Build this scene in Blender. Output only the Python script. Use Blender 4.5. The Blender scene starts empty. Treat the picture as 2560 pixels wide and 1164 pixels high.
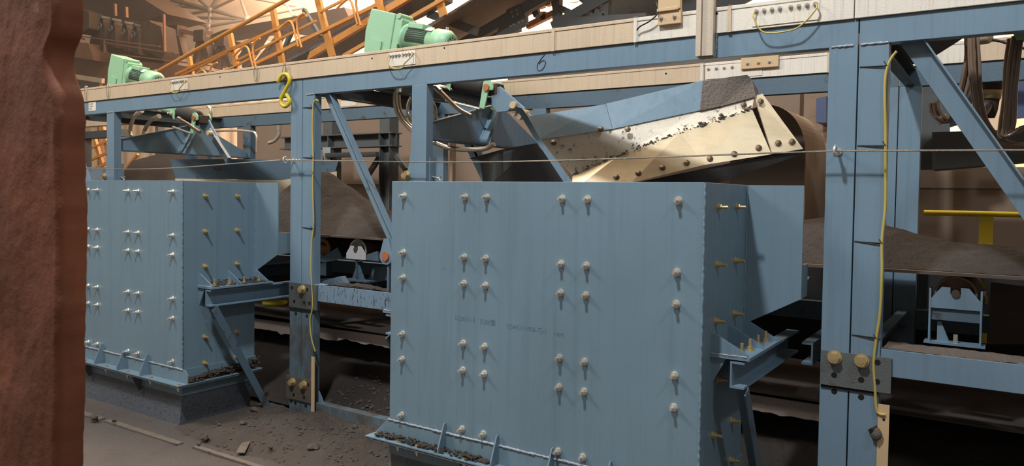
import bpy, bmesh, math, random
from mathutils import Vector, Matrix, noise

# ------------------------------------------------------------------ camera, world, lights, exposure
SC = bpy.context.scene
COL = SC.collection
F_PX, YAW, PITCH, ROLL, CY = 1875.28, 0.586302, -0.03078, 0.0151992, 545.11
EYE = Vector((0, 0, 1.6))
_f = Vector((-math.sin(YAW)*math.cos(PITCH), math.cos(YAW)*math.cos(PITCH), math.sin(PITCH)))
_r = Vector((math.cos(YAW), math.sin(YAW), 0))
_u = _r.cross(_f)
RIGHT = math.cos(ROLL)*_r + math.sin(ROLL)*_u
UP = -math.sin(ROLL)*_r + math.cos(ROLL)*_u
FWD = _f
cam_d = bpy.data.cameras.new('camera'); cam = bpy.data.objects.new('camera', cam_d); COL.objects.link(cam)
cam_d.sensor_width = 36; cam_d.lens = F_PX*36/2560; cam_d.shift_y = -(582-CY)/2560
cam_d.clip_end = 300
cam.matrix_world = Matrix(((RIGHT.x, UP.x, -FWD.x, EYE.x), (RIGHT.y, UP.y, -FWD.y, EYE.y), (RIGHT.z, UP.z, -FWD.z, EYE.z), (0, 0, 0, 1)))
cam_d.dof.use_dof = True; cam_d.dof.focus_distance = 4.3; cam_d.dof.aperture_fstop = 14.0
SC.camera = cam
SC.view_settings.view_transform = 'Standard'; SC.view_settings.look = 'None'; SC.view_settings.gamma = 1
SC.view_settings.use_curve_mapping = False
SC.view_settings.exposure = 0.0

world = bpy.data.worlds.new('dome_air'); SC.world = world; world.use_nodes = True
bg = world.node_tree.nodes['Background']; bg.inputs[0].default_value = (1.0, 0.86, 0.74, 1); bg.inputs[1].default_value = 0.20

def lamp(name, loc, target, size, power, color, size_y=None, spread=180):
    d = bpy.data.lights.new(name, 'AREA'); o = bpy.data.objects.new(name, d); COL.objects.link(o)
    d.shape = 'RECTANGLE' if size_y else 'DISK'; d.size = size
    if size_y: d.size_y = size_y
    d.energy = power; d.color = color; d.spread = math.radians(spread)
    o.location = loc; o.rotation_euler = (Vector(target)-Vector(loc)).to_track_quat('-Z', 'Y').to_euler()
    return o
# cool high-bay lamps over the walkway in front of the conveyor
lamp('high_bay_lamp', (-2.0, -0.2, 7.0), (-2.0, 3.5, 1.3), 0.45, 385, (0.93, 0.97, 1.0))
lamp('high_bay_lamp', (-8.6, -0.6, 7.0), (-5.6, 3.2, 1.0), 2.2, 400, (1.0, 0.93, 0.84))
lamp('high_bay_lamp', (3.5, 0.5, 7.0), (0.3, 3.6, 1.3), 0.6, 110, (0.84, 0.93, 1.0))
# unseen area lamps added to brighten the dome wall and haze behind the conveyor
lamp('dome_fill_lamp', (-15, 13.2, 8.9), (-14, 18.5, 5.5), 9, 3200, (1.0, 0.78, 0.60), 3)
lamp('dome_fill_lamp', (-5, 13.0, 8.9), (-5, 18.5, 5.5), 9, 2000, (1.0, 0.86, 0.72), 3)
lamp('dome_fill_lamp', (-7, 6.5, 13), (-8, 10, 3), 7, 2300, (1.0, 0.84, 0.66), 4)

# ------------------------------------------------------------------ helpers
def at(px, py, ax, v):
    """the point of the plane ax = v that the photograph shows at pixel (px, py)"""
    d = RIGHT*((px-1280)/F_PX) - UP*((py-CY)/F_PX) + FWD
    i = 'xyz'.index(ax)
    return EYE + d*((v-EYE[i])/d[i])
def AY(Y, pts): return [at(x, y, 'y', Y) for x, y in pts]

def lin(c):
    return tuple(((v/255)/12.92 if v/255 <= 0.04045 else ((v/255+0.055)/1.055)**2.4) for v in c)

ORG = {}
class MB:
    def __init__(s): s.v = []; s.f = []; s.sm = []
    def add(s, verts, faces, smooth=False):
        b = len(s.v); s.v += [Vector(p) for p in verts]
        for f in faces: s.f.append([b+i for i in f]); s.sm.append(smooth)
        return s
    def box(s, x0, x1, y0, y1, z0, z1):
        return s.add([(x0,y0,z0),(x1,y0,z0),(x1,y1,z0),(x0,y1,z0),(x0,y0,z1),(x1,y0,z1),(x1,y1,z1),(x0,y1,z1)],
                     [(0,3,2,1),(4,5,6,7),(0,1,5,4),(1,2,6,5),(2,3,7,6),(3,0,4,7)])
    def prism(s, pts, ext):
        pts = [Vector(p) for p in pts]; ext = Vector(ext); n = len(pts)
        nrm = Vector((0,0,0))
        for i in range(n): nrm += pts[i].cross(pts[(i+1) % n])
        if nrm.dot(ext) > 0: pts = pts[::-1]
        f = [tuple(range(n)), tuple(range(2*n-1, n-1, -1))]
        f += [((i+1) % n, i, n+i, n+(i+1) % n) for i in range(n)]
        return s.add(pts+[p+ext for p in pts], f)
    def sweep(s, prof, p0, p1, xd, yd):
        """profile (x, y) swept from p0 to p1"""
        p0 = Vector(p0); p1 = Vector(p1); xd = Vector(xd).normalized(); yd = Vector(yd).normalized()
        return s.prism([p0+xd*a+yd*b for a, b in prof], p1-p0)
    def bar(s, p0, p1, w, h, up=(0,0,1)):
        p0 = Vector(p0); p1 = Vector(p1); d = (p1-p0).normalized()
        side = d.cross(Vector(up)).normalized(); u = side.cross(d)
        return s.sweep([(-w/2,-h/2),(w/2,-h/2),(w/2,h/2),(-w/2,h/2)], p0, p1, side, u)
    def channel(s, p0, p1, web, fl, wd, fd, t=0.007):
        """C section: web along wd (from p0), flanges along fd"""
        return s.sweep([(0,0),(web,0),(web,fl),(web-t*1.3,fl),(web-t*1.3,t),(t*1.3,t),(t*1.3,fl),(0,fl)], p0, p1, wd, fd)
    def angle(s, p0, p1, a, b, ad, bd, t=0.007):
        return s.sweep([(0,0),(a,0),(a,t),(t,t),(t,b),(0,b)], p0, p1, ad, bd)
    def ibeam(s, p0, p1, h, w, hd, wd, t=0.01):
        return s.sweep([(0,-w/2),(t,-w/2),(t,-t/2),(h-t,-t/2),(h-t,-w/2),(h,-w/2),(h,w/2),(h-t,w/2),(h-t,t/2),(t,t/2),(t,w/2),(0,w/2)], p0, p1, hd, wd)
    def cyl(s, p0, p1, r0, r1=None, n=16, smooth=True, caps=True):
        p0 = Vector(p0); p1 = Vector(p1); r1 = r0 if r1 is None else r1
        d = (p1-p0).normalized(); a = d.orthogonal().normalized(); b = d.cross(a)
        vs = []
        for p, r in ((p0, r0), (p1, r1)):
            for i in range(n):
                t = 2*math.pi*i/n; vs.append(p+(a*math.cos(t)+b*math.sin(t))*r)
        s.add(vs, [(i, (i+1) % n, n+(i+1) % n, n+i) for i in range(n)], smooth)
        if caps: s.add(vs, [tuple(range(n-1, -1, -1)), tuple(range(n, 2*n))])
        return s
    def lathe(s, p, d, prof, n=20, smooth=True):
        """profile of (distance along d, radius)"""
        p = Vector(p); d = Vector(d).normalized(); a = d.orthogonal().normalized(); b = d.cross(a)
        vs = []
        for h, r in prof:
            for i in range(n):
                t = 2*math.pi*i/n; vs.append(p+d*h+(a*math.cos(t)+b*math.sin(t))*max(r, 1e-4))
        fs = [(k*n+i, k*n+(i+1) % n, (k+1)*n+(i+1) % n, (k+1)*n+i) for k in range(len(prof)-1) for i in range(n)]
        return s.add(vs, fs, smooth)
    def tube(s, pts, r, n=8, closed=False):
        pts = [Vector(p) for p in pts]; m = len(pts); vs = []; u = None
        for i in range(m):
            if closed: d = pts[(i+1) % m]-pts[i-1]
            else: d = pts[min(i+1, m-1)]-pts[max(i-1, 0)]
            d.normalize()
            u = d.orthogonal().normalized() if u is None else (u-d*u.dot(d)).normalized()
            w = d.cross(u)
            rr = r[i] if isinstance(r, (list, tuple)) else r
            for k in range(n):
                t = 2*math.pi*k/n; vs.append(pts[i]+(u*math.cos(t)+w*math.sin(t))*rr)
        fs = []
        for i in range(m if closed else m-1):
            j = (i+1) % m
            for k in range(n): fs.append((i*n+k, i*n+(k+1) % n, j*n+(k+1) % n, j*n+k))
        s.add(vs, fs, True)
        if not closed: s.add(vs, [tuple(range(n-1, -1, -1)), tuple(range((m-1)*n, m*n))])
        return s
    def hexa(s, p, d, r, h, rot=0.3):
        p = Vector(p); d = Vector(d).normalized(); a = d.orthogonal().normalized(); b = d.cross(a)
        ring = [p+(a*math.cos(t)+b*math.sin(t))*r for t in [rot+math.pi*i/3 for i in range(6)]]
        return s.prism(ring, d*h)
    def grid(s, nx, ny, fn, smooth=True):
        vs = [fn(i/nx, j/ny) for j in range(ny+1) for i in range(nx+1)]
        fs = [(j*(nx+1)+i, j*(nx+1)+i+1, (j+1)*(nx+1)+i+1, (j+1)*(nx+1)+i) for j in range(ny) for i in range(nx)]
        return s.add(vs, fs, smooth)
    def rock(s, p, r, seed, sq=0.7):
        bm = bmesh.new(); bmesh.ops.create_icosphere(bm, subdivisions=2, radius=1)
        p = Vector(p); o = Vector((seed*3.7, seed*1.3, seed*7.1))
        vs = []
        for v in bm.verts:
            k = 1+0.42*noise.noise(v.co*1.3+o)+0.2*noise.noise(v.co*3.1+o)
            c = v.co*k*r; vs.append(p+Vector((c.x*1.15, c.y*0.9, c.z*sq)))
        fs = [tuple(v.index for v in f.verts) for f in bm.faces]
        bm.free(); return s.add(vs, fs, False)
    def build(s, name, m, parent=None, bevel=0.0, loc=None):
        o0 = Vector(loc) if loc is not None else (ORG[parent.name] if parent else Vector((0,0,0)))
        me = bpy.data.meshes.new(name)
        me.from_pydata([v-o0 for v in s.v], [], s.f)
        me.polygons.foreach_set('use_smooth', s.sm); me.materials.append(m); me.update()
        o = bpy.data.objects.new(name, me); COL.objects.link(o)
        ORG[o.name] = o0
        if parent: o.parent = parent; o.location = o0-ORG[parent.name]
        else: o.location = o0
        if bevel:
            b = o.modifiers.new('edge', 'BEVEL'); b.width = bevel; b.segments = 2; b.limit_method = 'ANGLE'; b.angle_limit = 0.7
        return o

def tag(o, label=None, cat=None, group=None, kind=None):
    if label: o['label'] = label
    if cat: o['category'] = cat
    if group: o['group'] = group
    if kind: o['kind'] = kind
    return o
def thing(name, loc, label, cat, group=None):
    o = bpy.data.objects.new(name, None); COL.objects.link(o); o.location = loc; o.empty_display_size = 0.1
    ORG[o.name] = Vector(loc)
    return tag(o, label, cat, group)
def copy_tree(o, off=None, parent=None, label=None, group=None):
    c = o.copy(); COL.objects.link(c)
    if parent: c.parent = parent
    if off is not None: c.location = o.location+Vector(off); ORG[c.name] = ORG[o.name]+Vector(off)
    if label: c['label'] = label
    if group: c['group'] = group
    for ch in list(o.children): copy_tree(ch, None, c)
    return c
def spline(pts, n=8):
    pts = [Vector(p) for p in pts]; P = [pts[0]*2-pts[1]]+pts+[pts[-1]*2-pts[-2]]; out = []
    for i in range(1, len(P)-2):
        for k in range(n):
            t = k/n; a, b, c, d = P[i-1], P[i], P[i+1], P[i+2]
            out.append(0.5*((2*b)+(c-a)*t+(2*a-5*b+4*c-d)*t*t+(3*b-a-3*c+d)*t**3))
    out.append(pts[-1]); return out

# ------------------------------------------------------------------ materials
def nd(nt, t, **kw):
    n = nt.nodes.new(t)
    for k, v in kw.items(): setattr(n, k, v)
    return n
def mat(name, base, rough=0.5, metal=0.0, var=0.15, spots=None, spot_amt=0.3, spot_scale=(18, 18, 18), streak=None, streak_amt=0.4,
        streak_scale=(22, 22, 1.6), bump=0.02, bump_scale=140, grain=0.0, spec=0.5, big=1.4, spot_w=0.10, rough_var=0.12):
    """painted or bare surface: base colour with slow variation, optional spots (wear, dust) and vertical run marks"""
    m = bpy.data.materials.new(name); m.use_nodes = True; nt = m.node_tree; L = nt.links
    p = nt.nodes['Principled BSDF']
    p.inputs['Metallic'].default_value = metal; p.inputs['Specular IOR Level'].default_value = spec
    geo = nd(nt, 'ShaderNodeNewGeometry')
    def noise_at(scale, sc=1.0, det=4, rough_=0.55):
        mp = nd(nt, 'ShaderNodeMapping'); mp.inputs['Scale'].default_value = scale if isinstance(scale, tuple) else (scale,)*3
        L.new(geo.outputs['Position'], mp.inputs['Vector'])
        n = nd(nt, 'ShaderNodeTexNoise'); n.inputs['Scale'].default_value = sc; n.inputs['Detail'].default_value = det; n.inputs['Roughness'].default_value = rough_
        L.new(mp.outputs[0], n.inputs['Vector']); return n.outputs['Fac']
    def ramp(fac, a, b):
        r = nd(nt, 'ShaderNodeMapRange'); r.inputs[1].default_value = a; r.inputs[2].default_value = b; r.clamp = True
        L.new(fac, r.inputs[0]); return r.outputs[0]
    def mix(fac, a, b):
        x = nd(nt, 'ShaderNodeMix', data_type='RGBA')
        if isinstance(fac, float): x.inputs['Factor'].default_value = fac
        else: L.new(fac, x.inputs['Factor'])
        for k, v in (('A', a), ('B', b)):
            sock = [i for i in x.inputs if i.name == k and i.type == 'RGBA'][0]
            if isinstance(v, tuple): sock.default_value = (*v[:3], 1)
            else: L.new(v, sock)
        return [o for o in x.outputs if o.type == 'RGBA'][0]
    b = lin(base)
    col = mix(ramp(noise_at(big), 0.3, 0.7), tuple(c*(1-var) for c in b), tuple(min(1, c*(1+var)) for c in b))
    if grain: 
        col = mix(ramp(noise_at(60., 1, 6, 0.7), 0.35, 0.65), col, mix(grain, col, tuple(c*0.4 for c in b)))
    if streak:
        f = ramp(noise_at(streak_scale, 1, 5, 0.65), 0.5, 0.78)
        ml = nd(nt, 'ShaderNodeMath', operation='MULTIPLY'); L.new(f, ml.inputs[0]); ml.inputs[1].default_value = streak_amt
        col = mix(ml.outputs[0], col, lin(streak))
    if spots:
        thr = 0.72-0.36*spot_amt
        f = ramp(noise_at(spot_scale, 1, 6, 0.68), thr, thr+spot_w)
        col = mix(f, col, lin(spots))
    L.new(col, p.inputs['Base Color'])
    rr = nd(nt, 'ShaderNodeMapRange'); rr.inputs[3].default_value = max(0.02, rough-rough_var); rr.inputs[4].default_value = min(1, rough+rough_var)
    L.new(noise_at(9.), rr.inputs[0]); L.new(rr.outputs[0], p.inputs['Roughness'])
    if bump:
        bn = nd(nt, 'ShaderNodeBump'); bn.inputs['Strength'].default_value = 1.0; bn.inputs['Distance'].default_value = bump*0.05
        L.new(noise_at(float(bump_scale), 1, 5, 0.6), bn.inputs['Height']); L.new(bn.outputs[0], p.inputs['Normal'])
    return m

BLUE = (114, 138, 155)
CHUTE = (112, 136, 150)
M = {}
M['chute'] = mat('blue_paint_chute', CHUTE, 0.42, var=0.07, spots=(62, 74, 84), spot_amt=0.08, spot_scale=(34, 34, 20), streak=(84, 100, 112), streak_amt=0.35, streak_scale=(26, 26, 0.9), bump=0.006)
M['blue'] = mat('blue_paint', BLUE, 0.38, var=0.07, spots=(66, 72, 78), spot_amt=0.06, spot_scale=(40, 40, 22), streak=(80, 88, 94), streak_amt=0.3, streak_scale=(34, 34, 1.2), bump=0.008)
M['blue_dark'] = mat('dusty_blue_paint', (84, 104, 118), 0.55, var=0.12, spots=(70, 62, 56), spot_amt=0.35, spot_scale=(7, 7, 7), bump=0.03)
M['blue_worn'] = mat('worn_blue_paint', (112, 136, 154), 0.5, var=0.1, spots=(54, 50, 50), spot_amt=0.50, spot_scale=(60, 60, 16), bump=0.05)
M['dusty'] = mat('dust_coated_paint', (92, 84, 74), 0.8, var=0.15, spots=(56, 44, 34), spot_amt=0.35, spot_scale=(8, 8, 8), bump=0.1)
M['skirt'] = mat('speckled_steel_skirt', (98, 104, 112), 0.6, var=0.12, spots=(58, 60, 68), spot_amt=0.62, spot_scale=(55, 55, 55), bump=0.08, spot_w=0.2)
M['weld'] = mat('weld_bead', (176, 184, 190), 0.2, metal=0.0, var=0.2, bump=0.15, bump_scale=160)
M['bolt'] = mat('zinc_bolt', (228, 224, 214), 0.28, metal=0.75, var=0.15, bump=0.0)
M['bolt_yellow'] = mat('yellow_zinc_bolt', (200, 178, 132), 0.36, metal=0.55, var=0.15, bump=0.0)
M['tray'] = mat('warm_lit_galvanised_tray', (206, 184, 156), 0.5, metal=0.1, var=0.06, spots=(120, 104, 88), spot_amt=0.1, spot_scale=(26, 26, 14), streak=(150, 132, 112), streak_amt=0.45, streak_scale=(60, 60, 2.2), bump=0.02)  # warm light on the left trays is put into this base colour
M['tray_white'] = mat('pale_tray_plate', (226, 218, 204), 0.5, metal=0.05, var=0.05, spots=(120, 108, 96), spot_amt=0.16, spot_scale=(48, 48, 9), streak=(160, 150, 140), streak_amt=0.5, streak_scale=(90, 90, 3), bump=0.02)
M['green'] = mat('light_green_paint', (150, 196, 160), 0.36, var=0.05, spots=(110, 140, 116), spot_amt=0.05, bump=0.03)
M['green_dark'] = mat('dark_green_slots', (34, 52, 40), 0.7, var=0.1)
M['orange'] = mat('orange_paint', (206, 146, 78), 0.45, var=0.08, streak=(170, 104, 48), streak_amt=0.4, streak_scale=(14, 14, 14), bump=0.03)
M['yellow'] = mat('yellow_paint', (214, 190, 48), 0.4, var=0.06, spots=(120, 104, 50), spot_amt=0.12, bump=0.02)
M['yellow_hook'] = mat('yellow_dipped_steel', (214, 190, 54), 0.25, var=0.06, bump=0.02)
M['black'] = mat('black_rubber', (40, 36, 34), 0.7, var=0.15, bump=0.04)
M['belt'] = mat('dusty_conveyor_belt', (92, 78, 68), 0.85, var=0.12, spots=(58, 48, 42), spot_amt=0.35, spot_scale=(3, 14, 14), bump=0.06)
M['ore'] = mat('dark_ore', (50, 43, 39), 0.95, var=0.25, spots=(38, 32, 29), spot_amt=0.5, spot_scale=(26, 26, 26), bump=0.22, bump_scale=70)
M['floor'] = mat('dusty_steel_floor', (86, 78, 74), 0.85, var=0.16, spots=(60, 52, 48), spot_amt=0.45, spot_scale=(5, 5, 5), bump=0.25, bump_scale=70, spot_w=0.3)
M['belt_light'] = mat('light_dusty_belt', (146, 130, 114), 0.8, var=0.1, streak=(104, 92, 80), streak_amt=0.6, streak_scale=(2, 30, 2), bump=0.03)
M['belt_dark'] = mat('shade_painted_return_belt', (58, 50, 45), 0.9, var=0.12, bump=0.04)  # belt colour darkened to stand in for the shade under the conveyor
M['ore_brown'] = mat('brown_ore_crumbs', (88, 77, 67), 0.95, var=0.25, spots=(58, 50, 44), spot_amt=0.5, spot_scale=(60, 60, 60), bump=0.4, bump_scale=120)
M['ore_floor'] = mat('brown_floor_dust', (80, 71, 64), 0.95, var=0.16, spots=(60, 52, 46), spot_amt=0.45, spot_scale=(14, 14, 14), bump=0.3, bump_scale=90, spot_w=0.3)
M['rock'] = mat('ore_lump', (96, 84, 78), 0.9, var=0.25, spots=(60, 50, 46), spot_amt=0.5, spot_scale=(50, 50, 50), bump=0.3, bump_scale=90)
M['trim'] = mat('bare_steel_edging', (112, 101, 91), 0.6, metal=0.1, var=0.2, spots=(86, 76, 68), spot_amt=0.5, spot_scale=(12, 12, 12), bump=0.1)
M['stainless'] = mat('stainless_liner', (228, 208, 172), 0.36, metal=0.25, var=0.08, spots=(92, 82, 72), spot_amt=0.12, spot_scale=(16, 16, 10), streak=(150, 126, 96), streak_amt=0.35, streak_scale=(3, 3, 9), bump=0.015)
M['stainless_dirty'] = mat('dusty_stainless_liner', (234, 222, 202), 0.45, metal=0.15, var=0.1, spots=(70, 62, 56), spot_amt=0.42, spot_scale=(24, 24, 16), bump=0.05)
M['caked'] = mat('caked_dust', (110, 101, 95), 0.95, var=0.2, spots=(120, 118, 120), spot_amt=0.3, spot_scale=(20, 20, 14), bump=0.5, bump_scale=50)
M['liner_bolt'] = mat('worn_liner_bolt', (124, 108, 90), 0.5, metal=0.7, var=0.25, bump=0.05)
M['hose'] = mat('braided_metal_hose', (204, 188, 168), 0.24, metal=0.5, var=0.12, bump=0.0)
M['cable'] = mat('brown_cable', (104, 86, 74), 0.4, var=0.1, bump=0.02)
M['cable_black'] = mat('black_cable', (44, 42, 42), 0.5, var=0.1, bump=0)
M['cable_yg'] = mat('yellow_green_cable', (190, 168, 92), 0.4, var=0.12, streak=(120, 150, 60), streak_amt=0.8, streak_scale=(60, 60, 6), bump=0)
M['rope'] = mat('wire_rope', (196, 184, 168), 0.35, metal=0.6, var=0.3, bump=0.2, bump_scale=300)
M['brownwall'] = mat('brown_dusty_wall', (136, 116, 100), 0.9, var=0.08, spots=(108, 92, 80), spot_amt=0.3, spot_scale=(2, 2, 2), bump=0.02, spot_w=0.4)
M['domewall'] = mat('cream_dome_sheet', (244, 214, 180), 0.8, var=0.06, streak=(196, 150, 118), streak_amt=0.55, streak_scale=(3.2, 3.2, 0.15), bump=0.0)
M['dome_roof'] = mat('pale_dome_panel', (246, 222, 194), 0.8, var=0.05, streak=(220, 186, 158), streak_amt=0.3, streak_scale=(1, 1, 1), bump=0.0)
M['frame_pipe'] = mat('space_frame_pipe', (128, 110, 96), 0.45, metal=0.2, var=0.1, bump=0)
M['machine'] = mat('dusty_dark_machine', (80, 62, 50), 0.85, var=0.2, spots=(70, 56, 46), spot_amt=0.4, spot_scale=(3, 3, 3), bump=0.05)
M['brown_steel'] = mat('rust_brown_steel', (136, 96, 72), 0.8, var=0.14, spots=(120, 78, 56), spot_amt=0.4, spot_scale=(2, 2, 2), bump=0.04)
M['rust'] = mat('rusty_peeling_column', (132, 78, 53), 0.75, var=0.25, spots=(170, 138, 108), spot_amt=0.22, spot_scale=(16, 16, 10), streak=(104, 60, 42), streak_amt=0.7, streak_scale=(9, 9, 4), bump=0.05, bump_scale=24, big=6.0, spot_w=0.12)
M['ink'] = mat('marker_ink', (38, 44, 66), 0.5, var=0.1, bump=0)
M['stamp'] = mat('stamped_mark', (98, 121, 135), 0.5, var=0.1, bump=0)
M['white_label'] = mat('white_label', (226, 220, 208), 0.6, var=0.03, bump=0)
M['label_ink'] = mat('label_print', (112, 96, 86), 0.6, var=0.05, bump=0)
M['galv'] = mat('galvanised_upright', (200, 184, 166), 0.5, metal=0.2, var=0.07, streak=(150, 134, 118), streak_amt=0.4, streak_scale=(50, 50, 1.5), bump=0.02)
M['beige'] = mat('beige_paint', (206, 176, 136), 0.5, var=0.05, spots=(140, 110, 80), spot_amt=0.08, bump=0.02)
M['roller'] = mat('roller_steel', (122, 100, 88), 0.5, metal=0.4, var=0.15, bump=0.02)
M['roller_orange'] = mat('rust_orange_roller', (196, 130, 78), 0.6, metal=0.2, var=0.15, bump=0.05)
M['copper'] = mat('copper_pin', (190, 120, 84), 0.45, metal=0.4, var=0.15, bump=0.02)
M['hole'] = mat('empty_bolt_hole', (14, 14, 16), 0.9, var=0.0, bump=0)
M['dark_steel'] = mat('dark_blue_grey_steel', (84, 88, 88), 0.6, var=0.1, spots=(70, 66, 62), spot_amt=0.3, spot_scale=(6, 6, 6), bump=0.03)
M['under_belt'] = mat('belt_underside', (104, 92, 84), 0.85, var=0.06, streak=(88, 78, 70), streak_amt=0.6, streak_scale=(1.5, 40, 40), bump=0.02)
M['navy'] = mat('navy_cabinet', (72, 86, 120), 0.5, var=0.08, bump=0)
M['brick'] = mat('pale_brick', (150, 128, 108), 0.9, var=0.15, spots=(110, 92, 78), spot_amt=0.4, spot_scale=(2, 2, 9), bump=0.05)
# ------------------------------------------------------------------ the setting
fl = MB()
def floor_pt(u, v):
    x = -13+u*19; y = 0.2+v*3.4
    z = 0.006*noise.noise(Vector((x*2.1, y*2.1, 0)))-0.006
    return Vector((x, y, z))
fl.grid(190, 60, floor_pt)
fl.add([(-13,3.6,-0.006),(6,3.6,-0.006),(6,8.6,-0.006),(-13,8.6,-0.006),(-26,8.6,-0.02),(6,18.6,-0.02),(-26,18.6,-0.02)], [(0,1,2,3)])
fl.add([(-26,8.6,-0.006),(12,8.6,-0.006),(12,18.6,-0.006),(-26,18.6,-0.006)], [(0,1,2,3)])
fl.add([(-14,-9,-0.006),(8,-9,-0.006),(8,0.2,-0.006),(-14,0.2,-0.006)], [(0,1,2,3)])
tag(fl.build('floor', M['floor']), kind='structure')

wb = MB()
def wall_pt(u, v):
    x = -40+u*56
    return Vector((x, 18.5-0.012*(x+8)**2*0.35+0.05*math.sin(x*9), v*7.0))
wb.grid(420, 1, wall_pt)
tag(wb.build('wall_back', M['domewall']), kind='structure')
dr = MB()
def roof_pt(u, v):
    x = -40+u*56; y0 = 18.5-0.012*(x+8)**2*0.35
    return Vector((x, y0-0.02-v*16, 7.0+v*11.0))
dr.grid(40, 12, roof_pt, False)
tag(dr.build('ceiling', M['dome_roof']), kind='structure')
# low brown wall behind the conveyor
wr = MB(); wr.box(-1.5, 1.6, 6.6, 6.75, 0, 1.86); wr.box(-9.0, -1.5, 6.6, 6.75, 0, 2.62)
tag(wr.build('wall_low', M['brownwall']), kind='structure')
tm = MB(); tm.box(-9.0, 1.6, 6.592, 6.6, 1.70, 1.706)
tag(tm.build('trim_1', M['dark_steel']), kind='structure')

# ------------------------------------------------------------------ chutes
YC = 2.982; CW = 1.714; XC1 = -4.648; XC2 = -1.039
Z0 = 0.297; ZT = 1.664
def bolt_mb(d=(0,-1,0), L=0.036, s=1.0, o=(0,0,0)):
    d = Vector(d); m = MB(); o = Vector(o)
    m.cyl(o, o+d*0.003*s, 0.0185*s, n=18)
    m.cyl(o+d*0.003*s, o+d*0.006*s, 0.0150*s, n=14)
    m.hexa(o+d*0.006*s, d, 0.0140*s, 0.012*s)
    m.cyl(o+d*0.018*s, o+d*L*s, 0.0072*s, n=10)
    return m
PROTO = {}
def put_bolt(parent, p, key='front', name='bolt', scale=1.0):
    """a bolt as a part: every copy shares one mesh"""
    if key not in PROTO:
        d, L, mm, s = {'front': ((0,-1,0), 0.040, 'bolt', 1.0), 'side': ((1,0,0), 0.044, 'bolt_yellow', 1.0), 'up': ((0,0,1), 0.05, 'bolt_yellow', 1.0),
                       'down': ((0,0,-1), 0.034, 'bolt', 0.8), 'big': ((0,-1,0), 0.019, 'bolt_yellow', 1.7), 'small': ((0,-1,0), 0.026, 'bolt', 0.62)}[key]
        o = bolt_mb(d, L, s, p).build(name, M[mm], parent, loc=p); PROTO[key] = o.data; return o
    o = bpy.data.objects.new(name, PROTO[key]); COL.objects.link(o)
    ORG[o.name] = Vector(p); o.parent = parent; o.location = Vector(p)-ORG[parent.name]
    return o
def weld_bead(pts, r=0.006, seed=1):
    pts = [Vector(p) for p in pts]; out = []; rad = []
    rnd = random.Random(seed)
    for a, b in zip(pts, pts[1:]):
        n = max(2, int((b-a).length/0.009))
        for i in range(n):
            q = a.lerp(b, i/n)+Vector((rnd.uniform(-1,1),rnd.uniform(-1,1),rnd.uniform(-1,1)))*r*0.25
            out.append(q); rad.append(r*rnd.uniform(0.65, 1.25))
    out.append(pts[-1]); rad.append(r)
    return MB().tube(out, rad, 6)

XR = XC2; XL = XR-CW
chute = thing('discharge_chute', (XR-CW/2, YC, 0), 'tall blue bolted steel chute nearest the camera, its front plate stamped with faint characters', 'chute', 'blue discharge chutes')
b = MB()
b.box(XL, XR, YC, YC+0.008, 0.20, ZT)                                   # front plate
b.box(XR-0.008, XR, YC+0.008, 3.565, 0.20, ZT); b.box(XL, XL+0.008, YC+0.008, 3.565, 0.20, ZT)
b.build('body', M['chute'], chute, 0.0015)
b = MB()
b.prism([(XR,3.565,ZT),(XR+0.257,3.565,ZT),(XR+0.257,3.565,1.147),(XR,3.565,1.005)], (0,0.008,0))
b.build('mouth_plate', M['chute'], chute)
b = MB(); b.prism([(XL,3.565,ZT),(XL-0.257,3.565,ZT),(XL-0.257,3.565,1.147),(XL,3.565,1.005)], (0,0.008,0))
b.build('mouth_plate', M['chute'], chute)
for s, X in ((1, XR+0.249), (-1, XL-0.257)):
    b = MB(); b.prism([(X,3.574,1.30),(X,3.688,1.30),(X,3.688,1.15),(X,3.574,1.147)], (0.008,0,0))
    b.build('mouth_cheek', M['chute'], chute)
b = MB(); b.prism([(XL-0.24,3.574,1.145),(XR+0.24,3.574,1.145),(XR+0.24,3.81,1.22),(XL-0.24,3.81,1.22)], (0,0.004,0.008))
b.build('mouth_floor', M['blue_dark'], chute)
weld_bead([(XR+0.001, YC-0.001, 0.39), (XR+0.001, YC-0.001, ZT)], 0.0055, 3).build('weld_seam', M['chute'], chute)
weld_bead([(XR+0.002, 3.563, 1.0), (XR+0.002, 3.563, ZT)], 0.004, 4).build('weld_seam', M['chute'], chute)
rows = (1.588, 1.290, 1.157, 0.857, 0.722, 0.424); cols = (-0.112, -0.537, -0.667, -1.090, -1.222, -1.626)
for cx in cols:
    for z in rows: put_bolt(chute, (XR+cx, YC, z), 'front')
for y in (3.150, 3.408):
    for z in (1.562, 1.317, 1.075, 0.583, 0.40): put_bolt(chute, (XR, y, z), 'side')
put_bolt(chute, (XR, 3.205, 0.815), 'side')
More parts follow.
